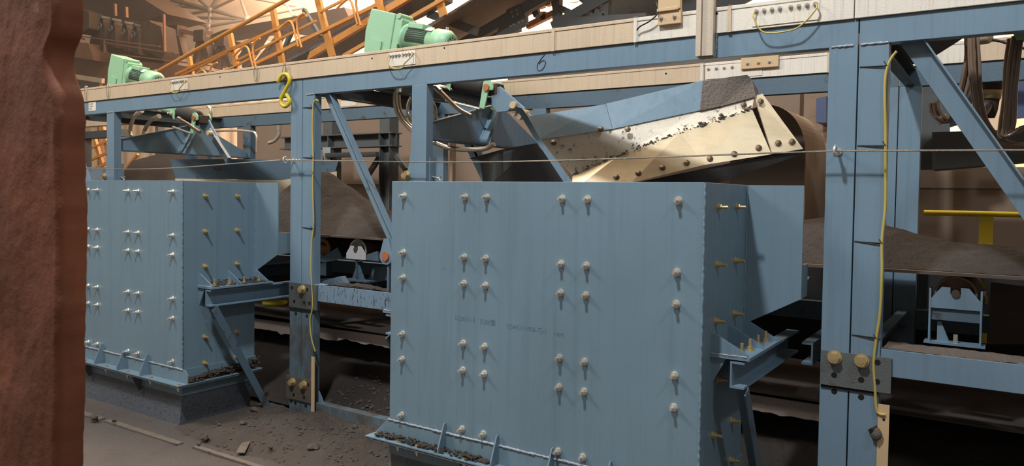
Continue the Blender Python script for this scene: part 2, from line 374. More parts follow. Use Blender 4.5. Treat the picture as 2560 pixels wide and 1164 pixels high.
# side brackets with gussets, support channel and stay
for s, X in ((1, XR), (-1, XL)):
    pl = MB(); pl.box(min(X, X+s*0.165), max(X, X+s*0.165), 3.095, 3.60, 0.930, 0.944)
    br = pl.build('bracket_plate', M['blue'], chute, 0.001)
    for y in (3.100, 3.330, 3.555):
        g = MB(); g.prism([(X,y,0.944),(X+s*0.158,y,0.944),(X+s*0.158,y,0.954),(X+s*0.02,y,1.028),(X,y,1.028)], (0,0.008,0)); g.build('gusset', M['blue'], br)
    g = MB(); g.prism([(X,3.108,0.930),(X+s*0.062,3.108,0.930),(X+s*0.052,3.108,0.905),(X+s*0.004,3.108,0.815),(X,3.108,0.815)], (0,0.008,0)); g.build('gusset', M['blue'], br)
    weld_bead([(X+s*0.004,3.097,0.946),(X+s*0.155,3.097,0.946)], 0.004, 7).build('weld_seam', M['weld'], br)
    for y in (3.145, 3.265, 3.385, 3.510):
        put_bolt(br, (X+s*0.118, y, 0.944), 'up'); 
        h = MB(); h.hexa((X+s*0.118, y, 0.923), (0,0,-1), 0.014, 0.010); h.build('bolt_head', M['bolt_yellow'], br)
    c = MB(); c.channel((X+s*0.084,3.098,0.810), (X+s*0.084,4.05,0.810), 0.113, 0.060, (0,0,1), (s,0,0), 0.008)
    c.build('support_channel', M['blue'], chute, 0.001)
    a = MB(); a.angle((X+s*0.150,3.150,0.812), (X+s*0.150,3.610,0.0), 0.055, 0.055, (0,-0.87,-0.5), (-s,0,0), 0.007)
    a.build('stay', M['blue_dark'], chute)
# base flange, gussets and skirt
ba = MB(); ba.prism([(XL-0.10,2.974,Z0),(XR+0.072,2.974,Z0),(XR+0.072,2.974,Z0+0.055),(XR+0.045,2.974,Z0+0.088),(XL-0.01,2.974,Z0+0.088)], (0,0.008,0))
ba.box(XR, XR+0.008, 2.982, 3.57, Z0, Z0+0.085); ba.build('base_angle', M['chute'], chute)
weld_bead([(XL,2.974,Z0+0.089),(XR+0.02,2.974,Z0+0.089)], 0.0065, 11).build('weld_seam', M['weld'], chute)
fp = MB(); fp.box(XL-0.105, XR+0.075, 2.905, 2.974, Z0-0.008, Z0); fp.box(XR-0.0, XR+0.075, 2.974, 3.58, Z0-0.008, Z0)
fp.build('base_flange', M['chute'], chute, 0.001)
fp = MB(); fp.box(XL-0.100, XR+0.072, 2.908, 2.985, Z0-0.019, Z0-0.010); fp.box(XR-0.01, XR+0.072, 2.985, 3.58, Z0-0.019, Z0-0.010)
fp.build('skirt_flange', M['skirt'], chute, 0.001)
for gx in (-1.325, -1.0, -0.692, -0.395):
    g = MB(); g.prism([(XR+gx,2.909,Z0),(XR+gx,2.974,Z0),(XR+gx,2.974,Z0+0.142),(XR+gx,2.958,Z0+0.142),(XR+gx,2.909,Z0+0.022)], (0.008,0,0)); g.build('gusset', M['chute'], chute)
for gx in (-1.19, -0.505):
    g = MB(); g.prism([(XR+gx,2.912,Z0-0.019),(XR+gx,2.982,Z0-0.019),(XR+gx,2.982,Z0-0.125),(XR+gx,2.955,Z0-0.125)], (0.008,0,0)); g.build('gusset', M['skirt'], chute)
for gx in (-1.60, -1.47, -1.165, -0.86, -0.575, -0.285, 0.045):
    put_bolt(chute, (XR+gx, 2.926, Z0-0.019), 'down')
    h = MB(); h.hexa((XR+gx, 2.926, Z0), (0,0,1), 0.012, 0.010); h.build('bolt_head', M['bolt_yellow'], chute)
sk = MB()
sk.prism([(XL+0.005,2.984,Z0-0.019),(XR-0.003,2.984,Z0-0.019),(XR-0.010,2.984,0.17),(XR-0.035,2.984,-0.012),(XL+0.02,2.984,-0.012)], (0,0.006,0))
sk.prism([(XR-0.003,2.990,Z0-0.019),(XR-0.010,2.990,0.17),(XR-0.035,2.990,-0.012),(XR-0.035,3.55,-0.012),(XR-0.006,3.57,Z0-0.019)], (-0.006,0,0))
sk.build('skirt', M['skirt'], chute)

chute_far = copy_tree(chute, (XC1-XC2, 0, 0), None, 'blue bolted steel chute further left, beside the rusty foreground column')

# stamped characters on the near chute's front plate
def text_mesh(name, body, size, p, xd, zd, m, parent, depth=0.0006):
    cu = bpy.data.curves.new(name, 'FONT'); cu.body = body; cu.size = size; cu.extrude = depth; cu.resolution_u = 2
    to = bpy.data.objects.new(name, cu); COL.objects.link(to)
    me = bpy.data.meshes.new_from_object(to.evaluated_get(bpy.context.evaluated_depsgraph_get()))
    bpy.data.objects.remove(to); bpy.data.curves.remove(cu)
    xd = Vector(xd).normalized(); zd = Vector(zd).normalized(); nd_ = xd.cross(zd)
    o0 = ORG[parent.name]; p = Vector(p)
    for v in me.vertices: v.co = p+xd*v.co.x+zd*v.co.y+nd_*v.co.z-o0
    me.materials.clear(); me.materials.append(m)
    o = bpy.data.objects.new(name, me); COL.objects.link(o); o.parent = parent; ORG[o.name] = o0
    return o
for txt, px, py in (('DJ260312', 1137, 798), ('\u51f9\u6750\u5716', 1199, 808), ('YJ04K11M06-TJ-1', 1264, 819), ('14M', 1382, 839)):
    p = at(px, py, 'y', YC); text_mesh('stamped_text', txt, 0.032, (p.x, YC-0.0004, p.z), (1,0,0), (0,0,1), M['stamp'], chute, 0.0004)

# ------------------------------------------------------------------ conveyor frame
YF = 3.62; YR = 5.06; ZB = 2.285; ZBT = 2.400
SEAM = (-7.824, -4.202, -0.580, 3.04)
frames = []
M['blue_muddy'] = mat('muddy_blue_paint', (92, 112, 122), 0.6, var=0.15, spots=(78, 68, 58), spot_amt=0.78, spot_scale=(9, 9, 5), bump=0.03, spot_w=0.25)
M['brown_soffit'] = mat('brown_plate', (104, 90, 80), 0.8, var=0.1, bump=0.02)
def holes(parent, pts, y, r=0.012):
    for x, z in pts:
        h = MB(); h.cyl((x, y-0.0008, z), (x, y+0.002, z), r, n=14, smooth=False); h.build('bolt_hole', M['hole'], parent)
labels = ('blue conveyor frame bay behind the far chute, white label on its top beam',
          'blue conveyor frame bay behind the near chute, its top beam marked with a handwritten 6',
          'blue conveyor frame bay at the far right, above the hanging cable bundles')
for k in range(3):
    s0, s1 = SEAM[k], SEAM[k+1]; g = 0.003
    f = thing('conveyor_trestle', (s0, YF, 0), labels[k], 'conveyor frame', 'bays of the conveyor frame'); frames.append(f)
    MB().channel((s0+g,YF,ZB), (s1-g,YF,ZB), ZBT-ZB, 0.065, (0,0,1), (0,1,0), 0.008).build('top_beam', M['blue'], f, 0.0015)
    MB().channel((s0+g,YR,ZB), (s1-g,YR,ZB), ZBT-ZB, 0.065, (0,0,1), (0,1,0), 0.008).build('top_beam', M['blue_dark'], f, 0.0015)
    for a, w in ((s0+g, 0.119), (s1-0.122, 0.119), (s0+1.022, 0.122)):
        if a > 0.5: continue
        cut = 0.755 if (k, a) in ((1, s0+g), (0, s1-0.122)) else 0.0
        MB().channel((a,YF,cut), (a,YF,ZB), w, 0.066, (1,0,0), (0,1,0), 0.008).build('post', M['blue'], f, 0.0015)
        if cut: MB().channel((a,YF,0.0), (a,YF,cut-0.004), w, 0.066, (1,0,0), (0,1,0), 0.008).build('post_foot', M['blue_muddy'], f, 0.0015)
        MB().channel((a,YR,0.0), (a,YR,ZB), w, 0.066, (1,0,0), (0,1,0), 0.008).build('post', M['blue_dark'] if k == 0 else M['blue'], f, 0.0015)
    MB().angle((s0+0.224,YF+0.063,ZB+0.055), (s0+0.887,YF+0.063,1.27), 0.085, 0.050, (-0.85,0,-0.53), (0,-1,0), 0.007).build('brace', M['blue'], f, 0.001)
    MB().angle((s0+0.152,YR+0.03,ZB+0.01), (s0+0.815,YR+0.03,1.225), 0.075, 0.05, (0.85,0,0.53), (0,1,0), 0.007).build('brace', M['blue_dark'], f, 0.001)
    MB().box(s0+g, s1-g, YF+0.066, YF+0.28, ZBT-0.008, ZBT-0.002).build('soffit_plate', M['brown_soffit'], f)
    cp = [p+Vector((s0-SEAM[2],0,0)) for p in (at(2240,100,'z',2.392), at(2436,78,'z',2.392), at(2322,150,'z',2.392), at(2255,168,'z',2.392))]
    MB().prism(cp, (0,0,0.006)).build('corner_plate', M['brown_soffit'], f)
    # eye plate and pin at the foot of the brace
    e = MB(); ex, ez = s0+0.806, 1.188; ring = [(ex+0.055*math.cos(t), YF+0.008, ez+0.055*math.sin(t)) for t in [math.pi*(0.1-1.2*i/14) for i in range(15)]]
    e.prism(ring+[(ex-0.022,YF+0.008,ez+0.115),(ex+0.022,YF+0.008,ez+0.115)], (0,0.014,0)); e.build('eye_plate', M['blue'], f)
    e = MB(); e.cyl((ex,YF-0.004,ez), (ex,YF+0.03,ez), 0.030, n=18); e.build('pin', M['copper'], f)
    e = MB(); e.box(ex+0.0,ex+0.016,YF+0.02,YF+0.09,0.952,ez-0.04); e.build('eye_bracket', M['blue_dark'], f)
    MB().channel((s0+0.125,YF,0.835), (s0+1.02,YF,0.835), 0.117, 0.065, (0,0,1), (0,1,0), 0.008).build('mid_beam', M['blue_worn'] if k == 1 else M['blue'], f, 0.0015)
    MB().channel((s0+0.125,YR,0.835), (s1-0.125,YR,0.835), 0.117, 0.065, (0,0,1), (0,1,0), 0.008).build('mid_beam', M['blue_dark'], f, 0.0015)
    MB().channel((s0+0.125,YF+0.02,-0.01), (s0+1.02,YF+0.02,-0.01), 0.115, 0.065, (0,0,1), (0,1,0), 0.008).build('sill_beam', M['blue_muddy'], f, 0.0015)
    for xx in (s0+0.03, s0+0.62):
        MB().channel((xx,YF+0.067,ZB+0.004), (xx,YR,ZB+0.004), 0.10, 0.055, (0,0,1), (1,0,0), 0.007).build('cross_beam', M['dark_steel'], f)
    for xx in (s0+0.03, s0+1.03, s0+2.2):
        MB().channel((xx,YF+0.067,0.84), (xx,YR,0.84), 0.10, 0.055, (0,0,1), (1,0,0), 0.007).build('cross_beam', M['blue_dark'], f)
    # gabled swing beam between the front and rear middle posts
    gx = s0+1.085
    if gx < 0.4:
        wpl = MB(); wpl.prism([(gx,YF+0.068,1.955),(gx,YR-0.002,1.955),(gx,YR-0.002,2.005),(gx,4.56,2.232),(gx,4.44,2.240),(gx,YF+0.068,2.04)], (-0.010,0,0))
        gb = wpl.build('gable_beam', M['blue'], f)
        MB().box(gx-0.04, gx+0.06, YF+0.068, YR-0.002, 1.945, 1.955).build('gable_flange', M['blue_dark'], gb)
        MB().prism([(gx-0.04,YF+0.068,2.04),(gx-0.04,4.44,2.24),(gx+0.012,4.44,2.24),(gx+0.012,YF+0.068,2.04)], (0,0,0.008)).build('gable_flange', M['blue_dark'], gb)
        MB().prism([(gx,4.44,2.236),(gx,4.50,2.236),(gx+0.055,4.30,1.957),(gx,4.24,1.957)], (0.008,0.002,0)).build('gable_rib', M['blue'], gb)
        MB().prism([(gx+0.0,4.42,2.24),(gx+0.06,4.42,2.24),(gx+0.06,4.26,1.957),(gx,4.26,1.957)], (0,0.008,0)).build('gable_rib', M['blue'], gb)
    # side gusset low on the middle post
    if gx < 0.4:
        gp = MB(); gp.prism([(s0+1.022,YF+0.002,1.90),(s0+1.022,YF+0.002,1.60),(s0+0.945,YF+0.002,1.60),(s0+1.0,YF+0.002,1.78)], (0,0.008,0)); gp.build('post_gusset', M['blue'], f)
        gp = MB(); gp.box(s0+1.146,s0+1.154,YF+0.03,YF+0.085,1.45,1.83); gp.build('post_gusset', M['blue'], f)
        put_bolt(f, (s0+0.985, YF, 1.715), 'big')
        hk = MB(); hk.tube(spline([(s0+1.155,YF+0.05,1.71),(s0+1.21,YF+0.05,1.70),(s0+1.225,YF+0.05,1.715)],5), 0.005, 6); hk.tube([(s0+1.205,YF+0.05,1.70),(s0+1.222,YF+0.05,1.685)], 0.004, 6); hk.build('wing_hook', M['bolt'], f)

# splice plates over the two seams
def splice(f, x0, x1, z0, z1, m, bolts, hs, half_blue=None):
    y = YF-0.012
    p = MB(); p.box(x0, x1, y, YF-0.0005, z0, z1); sp = p.build('splice_plate', M[m], f, 0.001)
    for q in bolts: put_bolt(sp, (q[0], y, q[1]), 'big')
    holes(sp, hs, y, 0.013)
    return sp
S = SEAM[1]
M['burnt_plate'] = mat('heat_stained_plate', (96, 100, 98), 0.5, var=0.12, spots=(60, 48, 38), spot_amt=0.5, spot_scale=(9, 9, 9), bump=0.05, spot_w=0.3)
M['burnt_plate2'] = mat('dusty_stained_plate', (84, 88, 86), 0.6, var=0.15, spots=(58, 46, 36), spot_amt=0.6, spot_scale=(8, 8, 8), bump=0.08, spot_w=0.3)
sp1 = splice(frames[1], S-0.118, S+0.172, 0.772, 0.948, 'burnt_plate2', ((S+0.03, 0.910),), ((S-0.085,0.91), (S+0.075,0.91), (S+0.045,0.815), (S-0.06,0.815), (S+0.10,0.815)))
sp2 = splice(frames[1], S-0.142, S+0.118, 0.105, 0.268, 'dusty', ((S-0.068,0.232), (S+0.052,0.230)), ((S-0.115,0.235), (S+0.09,0.235), (S-0.06,0.14), (S+0.05,0.138)))
S = SEAM[2]
sp3 = splice(frames[2], S-0.118, S+0.170, 0.762, 0.918, 'burnt_plate', ((S-0.060,0.893), (S+0.052,0.892)), ((S-0.060,0.812), (S+0.052,0.807), (S+0.115,0.893), (S+0.115,0.808)))
for sp, S_ in ((sp1, SEAM[1]), (sp3, SEAM[2])):
    MB().box(S_-0.117, S_+0.12, YF-0.006, YF-0.0003, 0.748, 0.762).build('dark_seam', M['hole'], sp)  # dark strip over the cut between the post segments
holes(frames[1], ((SEAM[1]-0.055, 0.725), (SEAM[1]+0.06, 0.72), (SEAM[1]-0.1, 0.082), (SEAM[1]-0.055,0.078),(SEAM[1]+0.055,0.075)), YF, 0.013)
holes(frames[2], ((SEAM[2]-0.060, 0.735), (SEAM[2]+0.052, 0.727)), YF, 0.013)
# stub beams poking left out of the seam posts, and steel lugs carrying the earth cables
for k, S_ in ((1, SEAM[1]), (2, SEAM[2])):
    st = MB(); st.channel((S_-0.17,YF+0.07,0.825), (S_-0.17,YF+0.5,0.825), 0.105, 0.05, (0,0,1), (-1,0,0), 0.008); st.build('stub_beam', M['blue_dark'], frames[k])
lug = MB(); lug.box(SEAM[1]+0.118, SEAM[1]+0.150, YF-0.008, YF-0.002, 0.02, 0.44); lug.build('earth_bar', M['beige'], frames[1])
lug = MB(); lug.box(SEAM[2]+0.122, SEAM[2]+0.167, YF-0.006, YF, 0.0, 0.71); lug.build('earth_bar', M['beige'], frames[2])
holes(frames[2], ((SEAM[2]+0.146, 0.645),), YF-0.006, 0.006)
wb_ = weld_bead([(SEAM[2]+0.10,YF-0.006,0.60),(SEAM[2]+0.125,YF-0.012,0.585),(SEAM[2]+0.12,YF-0.008,0.56)], 0.02, 5); wb_.build('weld_blob', M['dusty'], frames[2])
sgp = MB(); sgp.prism([(SEAM[1]+0.155,YF+0.03,0.105),(SEAM[1]+0.155,YF+0.03,0.19),(SEAM[1]+0.21,YF+0.03,0.105)], (0,0.008,0)); sgp.build('sill_gusset', M['blue'], frames[1])
# weld beads under the top beam at the seam posts
for k, a, bb in ((1, SEAM[2]-0.112, SEAM[2]-0.02), (2, SEAM[2]+0.01, SEAM[2]+0.118), (1, SEAM[1]+0.04, SEAM[1]+0.118), (0, SEAM[0]+1.03, SEAM[0]+1.13)):
    weld_bead([(a,YF-0.001,ZB+0.001),(bb,YF-0.001,ZB+0.001)], 0.005, k+int(a*10)).build('weld_seam', M['weld'], frames[k])
# the marker figure 6 and the white label
six = AY(YF-0.001, [(1362,136),(1352,148),(1344,161),(1343,172),(1347,177),(1355,174),(1361,166),(1364,156),(1360,151),(1352,154),(1348,160)])
MB().tube(spline(six, 6), 0.0022, 6).build('marker_number', M['ink'], frames[1])
lp = at(222, 256, 'y', YF); lq = at(240, 276, 'y', YF)
lb = MB(); lb.box(lp.x, lq.x, YF-0.002, YF-0.0004, lq.z, lp.z); lbo = lb.build('label', M['white_label'], frames[0])
for i, t in enumerate(('JG-L6M', 'YJ-04M', '6.98T')):
    text_mesh('label_text', t, (lp.z-lq.z)*0.26, (lp.x+0.012, YF-0.0022, lp.z-(lp.z-lq.z)*(0.30+0.27*i)), (1,0,0), (0,0,1), M['label_ink'], lbo)
# pale upright channel welded to the middle bay's top beam
u = MB(); u.channel((-1.309,YF-0.048,2.292), (-1.309,YF-0.048,3.3), 0.086, 0.030, (1,0,0), (0,1,0), 0.006); u.box(-1.286,-1.279,YF-0.062,YF-0.048,2.292,3.3); u.box(-1.305,-1.227,YF-0.019,YF-0.0002,2.292,2.397)
uo = u.build('upright', M['galv'], frames[1])
weld_bead([(-1.224,YF-0.004,2.29),(-1.220,YF-0.004,2.40)], 0.006, 9).build('weld_seam', M['weld'], uo)
weld_bead([(-1.31,YF-0.012,2.291),(-1.224,YF-0.012,2.289)], 0.005, 10).build('weld_seam', M['weld'], uo)

# dusty haze that hangs in the dome behind the conveyor
hz = MB(); hz.box(-24, 6, 6.9, 16.6, 0.0, 6.9)
hm = bpy.data.materials.new('warm_dust_haze'); hm.use_nodes = True; hn = hm.node_tree; hn.nodes.clear()
ho = hn.nodes.new('ShaderNodeOutputMaterial'); hv = hn.nodes.new('ShaderNodeVolumeScatter')
hv.inputs['Color'].default_value = (1.0, 0.82, 0.68, 1); hv.inputs['Density'].default_value = 0.017; hv.inputs['Anisotropy'].default_value = 0.1
hn.links.new(hv.outputs[0], ho.inputs['Volume'])
tag(hz.build('dust_haze', hm), 'warm dust haze hanging in the dome behind the conveyor', 'haze', kind='stuff')

rs = MB(); rs.box(-11, 3, 5.24, 5.26, 0.0, 1.17)  # added sheet: blocks light and gives the black under the conveyor by its colour
tag(rs.build('rear_light_blocker', mat('dark_blocker_sheet', (38, 35, 34), 0.9, var=0.15)), 'dark sheet added to block light on the far side under the conveyor', 'sheet')
# ------------------------------------------------------------------ cable trays on the top beams
TZ0, TZ1 = 2.402, 2.526
def tray(x0, x1, y, m, label, group, grooves=()):
    t = thing('cable_tray', (x0, y, TZ0), label, 'cable tray', group)
    b = MB(); b.box(x0+0.002, x1-0.002, y, y+0.11, TZ0, TZ1-0.016); b.build('tray_body', M[m], t, 0.002)
    c = MB(); c.box(x0+0.001, x1-0.001, y-0.004, y+0.114, TZ1-0.018, TZ1); c.build('lid', M[m], t, 0.002)
    for gx, mm in grooves:
        s = MB(); s.box(gx-0.009, gx+0.009, y-0.007, y-0.0002, TZ0-0.002, TZ1+0.003); s.box(gx-0.009, gx+0.009, y-0.007, y+0.116, TZ1+0.0002, TZ1+0.004); s.build('strap', M[mm], t)
    return t
def joint(t, x, y, wire_drop, w=0.225, n=8, seed=0, plate='tray_white', wire=True):
    p = MB(); p.box(x-w/2, x+w/2, y-0.004, y-0.0003, TZ0+0.012, TZ1-0.024); jp = p.build('joint_plate', M[plate], t)
    for i in range(n):
        xx = x-w/2+0.018+(w-0.036)*(i+(0.35 if i >= n/2 else 0))/(n-0.65)
        put_bolt(jp, (xx, y-0.004, TZ1-0.042), 'small')
    if wire:
        a = Vector((x-w/2+0.014, y-0.02, TZ1-0.046)); c = Vector((x+w/2-0.012, y-0.02, TZ1-0.044))
        pts = [a, a+Vector((0,-0.012,-0.03)), a+Vector((0.05,-0.016,-wire_drop)), (a+c)/2+Vector((0.03,-0.016,-wire_drop-0.006)), c+Vector((-0.05,-0.016,-wire_drop+0.018)), c+Vector((0.004,-0.012,-0.026)), c]
        jw = MB().tube(spline(pts, 6), 0.0038, 7); jw.build('earth_wire', M['cable_yg'], t)
YT = YF-0.012
tray(-11.5, -5.67, YT, 'tray', 'cream cable tray on the front beam at the far left, below the smaller green motor', 'front cable trays')
t2 = tray(-5.67, -3.25, YT, 'tray', 'cream cable tray on the front beam with the yellow S-hook hanging from it', 'front cable trays')
joint(t2, -5.665, YT, 0.085)
t3 = tray(-3.25, -1.655, YT, 'tray', 'streaky cream cable tray on the front beam above the handwritten 6', 'front cable trays', ((-2.138, 'tray'),))
joint(t3, -3.255, YT, 0.085)
t4 = tray(-1.655, -0.60, YT, 'tray_white', 'white streaked cable tray on the front beam beside the pale upright', 'front cable trays', ((-1.645, 'tray_white'), (-1.155, 'tray')))
joint(t4, -0.895, YT, 0.105, 0.30, plate='tray_white')
tray(-0.60, 3.2, YT, 'tray_white', 'clean pale cable tray on the front beam at the top right corner', 'front cable trays')
for px, py in ((930,146),(1111,120),(550,192),(1792,34)):
    p = at(px, py, 'y', YT); h = MB(); h.cyl((p.x, YT-0.001, p.z), (p.x, YT+0.001, p.z), 0.006, n=10, smooth=False)
    h.build('bolt_hole', M['hole'], t3 if px < 1700 and px > 1000 else (t2 if px < 1000 else t4))
YTR = YR-0.012
tray(-11.5, -6.05, YTR, 'tray', 'cable tray on the rear beam at the far left behind the hoses', 'rear cable trays')
r2 = tray(-6.05, -3.9, YTR, 'tray', 'shaded cream cable tray on the rear beam left of the double blue post', 'rear cable trays', ((-5.98,'tray'),))
joint(r2, -5.22, YTR, 0.05, 0.20, wire=False)
r3 = tray(-3.9, -1.78, YTR, 'tray', 'long pale cable tray on the rear beam above the raised plough', 'rear cable trays', ((-1.80, 'tray_white'),))
r4 = tray(-1.78, -0.2, YTR, 'tray_white', 'white bolted cable tray on the rear beam above the plough tip', 'rear cable trays', ((-0.98,'tray'),))
joint(r4, -1.58, YTR, 0.07, 0.38, n=7, wire=False)
tray(-0.2, 2.6, YTR, 'tray', 'cable tray on the rear beam behind the hanging cable bundles at right', 'rear cable trays')
for px, py in ((1665,184),):
    p = at(px, py, 'y', YTR); MB().cyl((p.x, YTR-0.001, p.z), (p.x, YTR+0.001, p.z), 0.007, n=10, smooth=False).build('bolt_hole', M['hole'], r3)
# bolted cover boxes on the trays
def cover_box(name, x0, x1, z0, z1, y, label, bz, extra=0.0):
    t = thing(name, ((x0+x1)/2, y, z0), label, 'junction box')
    b = MB(); b.box(x0, x1, y-0.022, y-0.0005, z0, z1-extra); b.build('cover', M['beige'], t, 0.003)
    if extra:
        b = MB(); b.box(x0+0.003, x1-0.003, y-0.030, y-0.0005, z1-extra+0.001, z1+0.25); b.build('box_body', M['beige'], t, 0.003)
        b = MB(); b.box(x0-0.002, x1-0.012, y-0.033, y-0.0225, z1-extra-0.004, z1-extra+0.012); b.build('clip', M['beige'], t, 0.002)
    for f in bz: put_bolt(t, (x0+(x1-x0)*f, y-0.022, z0+0.036), 'bolt_s' if False else 'small')
    return t
cb = cover_box('junction_box', -1.515, -1.392, 2.468, 2.60, YT, 'beige bolted box standing on the front tray left of the pale upright', (0.14, 0.72), 0.062)
MB().tube(spline([at(1640,5,'y',YT-0.02),at(1646,30,'y',YT-0.03),at(1625,52,'y',YT-0.03),at(1600,66,'y',YT-0.025),at(1592,76,'y',YT-0.02)],6), 0.004, 7).build('earth_wire', M['cable_black'], cb)
pa = at(1853,138,'y',YTR-0.02); pb = at(1946,166,'y',YTR-0.02)
cover_box('junction_box', pa.x, pb.x, pb.z, pa.z, YTR, 'beige bolted box on the rear tray above the plough tip', (0.18, 0.47, 0.76))

# wire loops on the tray, and the yellow hook
def wire_loop(px, py0, py1, label, w=0.02):
    p = at(px, py0, 'y', YT-0.012); q = at(px, py1, 'y', YT-0.012); ring = []
    for i in range(20):
        t = 2*math.pi*i/20; ring.append((p.x+0.004+w*math.sin(t)*(1 if True else 0), YT-0.012-0.003*math.cos(t), (p.z+q.z)/2+(p.z-q.z)/2*math.cos(t)))
    o = MB().tube(ring, 0.0032, 6, True); 
    o.cyl((p.x,YT-0.014,p.z+0.004),(p.x,YT+0.01,p.z+0.004),0.006,n=8)
    tag(o.build('wire_loop', M['rope']), label, 'wire loop', 'wire loops over the front tray')
wire_loop(268, 212, 243, 'thin wire loop over the tray beneath the far left green motor')
wire_loop(213, 217, 247, 'thin wire loop over the tray next to the rusty column')
wire_loop(638, 168, 200, 'thin wire loop over the tray just left of the yellow S-hook')
YH = YT-0.020
hook = thing('s_hook', at(713, 268, 'y', YH), 'yellow steel S-hook hanging from a wire on the front tray', 'hook')
hp = AY(YH, [(695,204),(698,198),(702,191),(708,186),(715,185),(721,190),(724,199),(722,209),(716,220),(709,233),(704,243),(702,250),(703,258),(708,264),(714,265.5),(720,262),(724,255),(723,247),(719,240),(716,236)])
MB().tube(spline(hp, 5), 0.0135, 12).build('hook_bar', M['yellow_hook'], hook)
MB().tube(spline(AY(YH-0.003, [(710,158),(706,176),(706,187),(709,195),(712,190),(714,176),(713,158)]), 5), 0.0045, 7).build('wire', M['rope'], hook)

# ------------------------------------------------------------------ pull cord along the front
def cord(pts, label):
    tag(MB().tube(spline(pts, 10), 0.0042, 6).build('pull_cord', M['rope']), label, 'pull cord', 'pull cord along the front posts')
YW = YF-0.075
E1 = at(700, 400, 'y', YW); E2 = at(2088, 377, 'y', YW)
far = Vector((-7.78, YW, E1.z-0.015))
mid = (far+E1)/2; mid.z -= 0.045
cord([far, mid, E1], 'thin steel pull cord sagging left from the eyebolt on the left seam post')
mid2 = (E1+E2)/2; mid2.z -= 0.03
cord([E1+Vector((0.03,0.0,0)), mid2, E2], 'thin steel pull cord running between the two eyebolts, in front of the raised plough')
end = Vector((2.4, YW, E2.z-0.02))
cord([E2, (E2+end)/2-Vector((0,0,0.01)), end], 'thin steel pull cord running right from the eyebolt on the big seam post')
def eyebolt(f, c, px):
    m = MB(); ring = [c+Vector((0.006*math.sin(t)*0, 0.017*math.cos(t), 0.022*math.sin(t))) for t in [2*math.pi*i/16 for i in range(16)]]
    m.tube(ring, 0.006, 8, True); m.cyl(c+Vector((0,0.022,0)), (c.x, YF, c.z), 0.0065, n=10); m.cyl((c.x,YF-0.007,c.z),(c.x,YF,c.z),0.016,n=12)
    m.build('eyebolt', M['bolt'], f)
eyebolt(frames[0], Vector((E1.x+0.055, YW, E1.z)), 0); eyebolt(frames[2], E2, 0)
tb = MB(); a = E1+Vector((0.06,0,0)); tb.tube([a, a+Vector((0.15,0.004,-0.002))], 0.006, 8); 
for q in (0.03,0.06,0.10,0.13): tb.cyl(a+Vector((q,0,-0.008)), a+Vector((q,0,0.010)), 0.007, n=8)
tag(tb.build('cord_clamp', M['bolt']), 'shiny turnbuckle and clamps on the pull cord at the left seam post', 'cord clamp')

# ------------------------------------------------------------------ earth cables with ties
def earth_cable(pts, r, label, ties, xr):
    t = thing('earth_cable', pts[0], label, 'cable', 'earth cables on the seam posts')
    MB().tube(spline(pts, 6), r, 8).build('cable', M['cable_yg'], t)
    for z, x in ties:
        k = MB(); a, b_ = xr; yy = YF-0.002
        k.tube([(a,yy,z+0.004),(x-0.008,yy-0.002,z+0.001),(x,YF-r*2-0.003,z),(x+0.008,yy-0.002,z-0.001),(b_,yy,z-0.001)], 0.0024, 5)
        k.tube([(a+0.015,yy,z+0.002),(x-0.02,yy-0.002,z-0.006),(x,yy-0.004,z-0.004)], 0.0018, 5)
        k.tube([(x,YF-r*2-0.003,z),(x-0.01,YF-r*2-0.012,z+0.018)], 0.002, 5)
        k.build('cable_tie', M['cable_black'], t)
ye = YF-0.009
p1 = [at(x, y, 'y', ye) for x, y in ((797,252),(790,250),(784,258),(782,275),(781,330),(783,390),(782,470),(784,560),(779,610),(778,680),(782,760),(775,800),(779,845),(788,878))]
earth_cable(p1, 0.0055, 'thin yellow-green earth cable tied down the left seam post', [(at(782,268,'y',ye).z, at(782,268,'y',ye).x), (at(782,571,'y',ye).z, at(783,571,'y',ye).x), (at(782,394,'y',ye).z, at(783,394,'y',ye).x)], (SEAM[1]+0.006, SEAM[1]+0.122))
p2 = [at(x, y, 'y', ye) for x, y in ((2242,128),(2232,140),(2222,158),(2214,190),(2212,240),(2214,330),(2214,420),(2213,520),(2205,600),(2205,680),(2200,780),(2190,850),(2184,910),(2187,960),(2191,1020),(2199,1034),(2214,1036))]
earth_cable(p2, 0.0062, 'thick yellow-green earth cable tied down the big right seam post', [(at(2214,164,'y',ye).z, at(2217,164,'y',ye).x), (at(2214,364,'y',ye).z, at(2214,364,'y',ye).x), (at(2205,608,'y',ye).z, at(2205,608,'y',ye).x), (at(2200,846,'y',ye).z, at(2191,846,'y',ye).x)], (SEAM[2]+0.006, SEAM[2]+0.122))

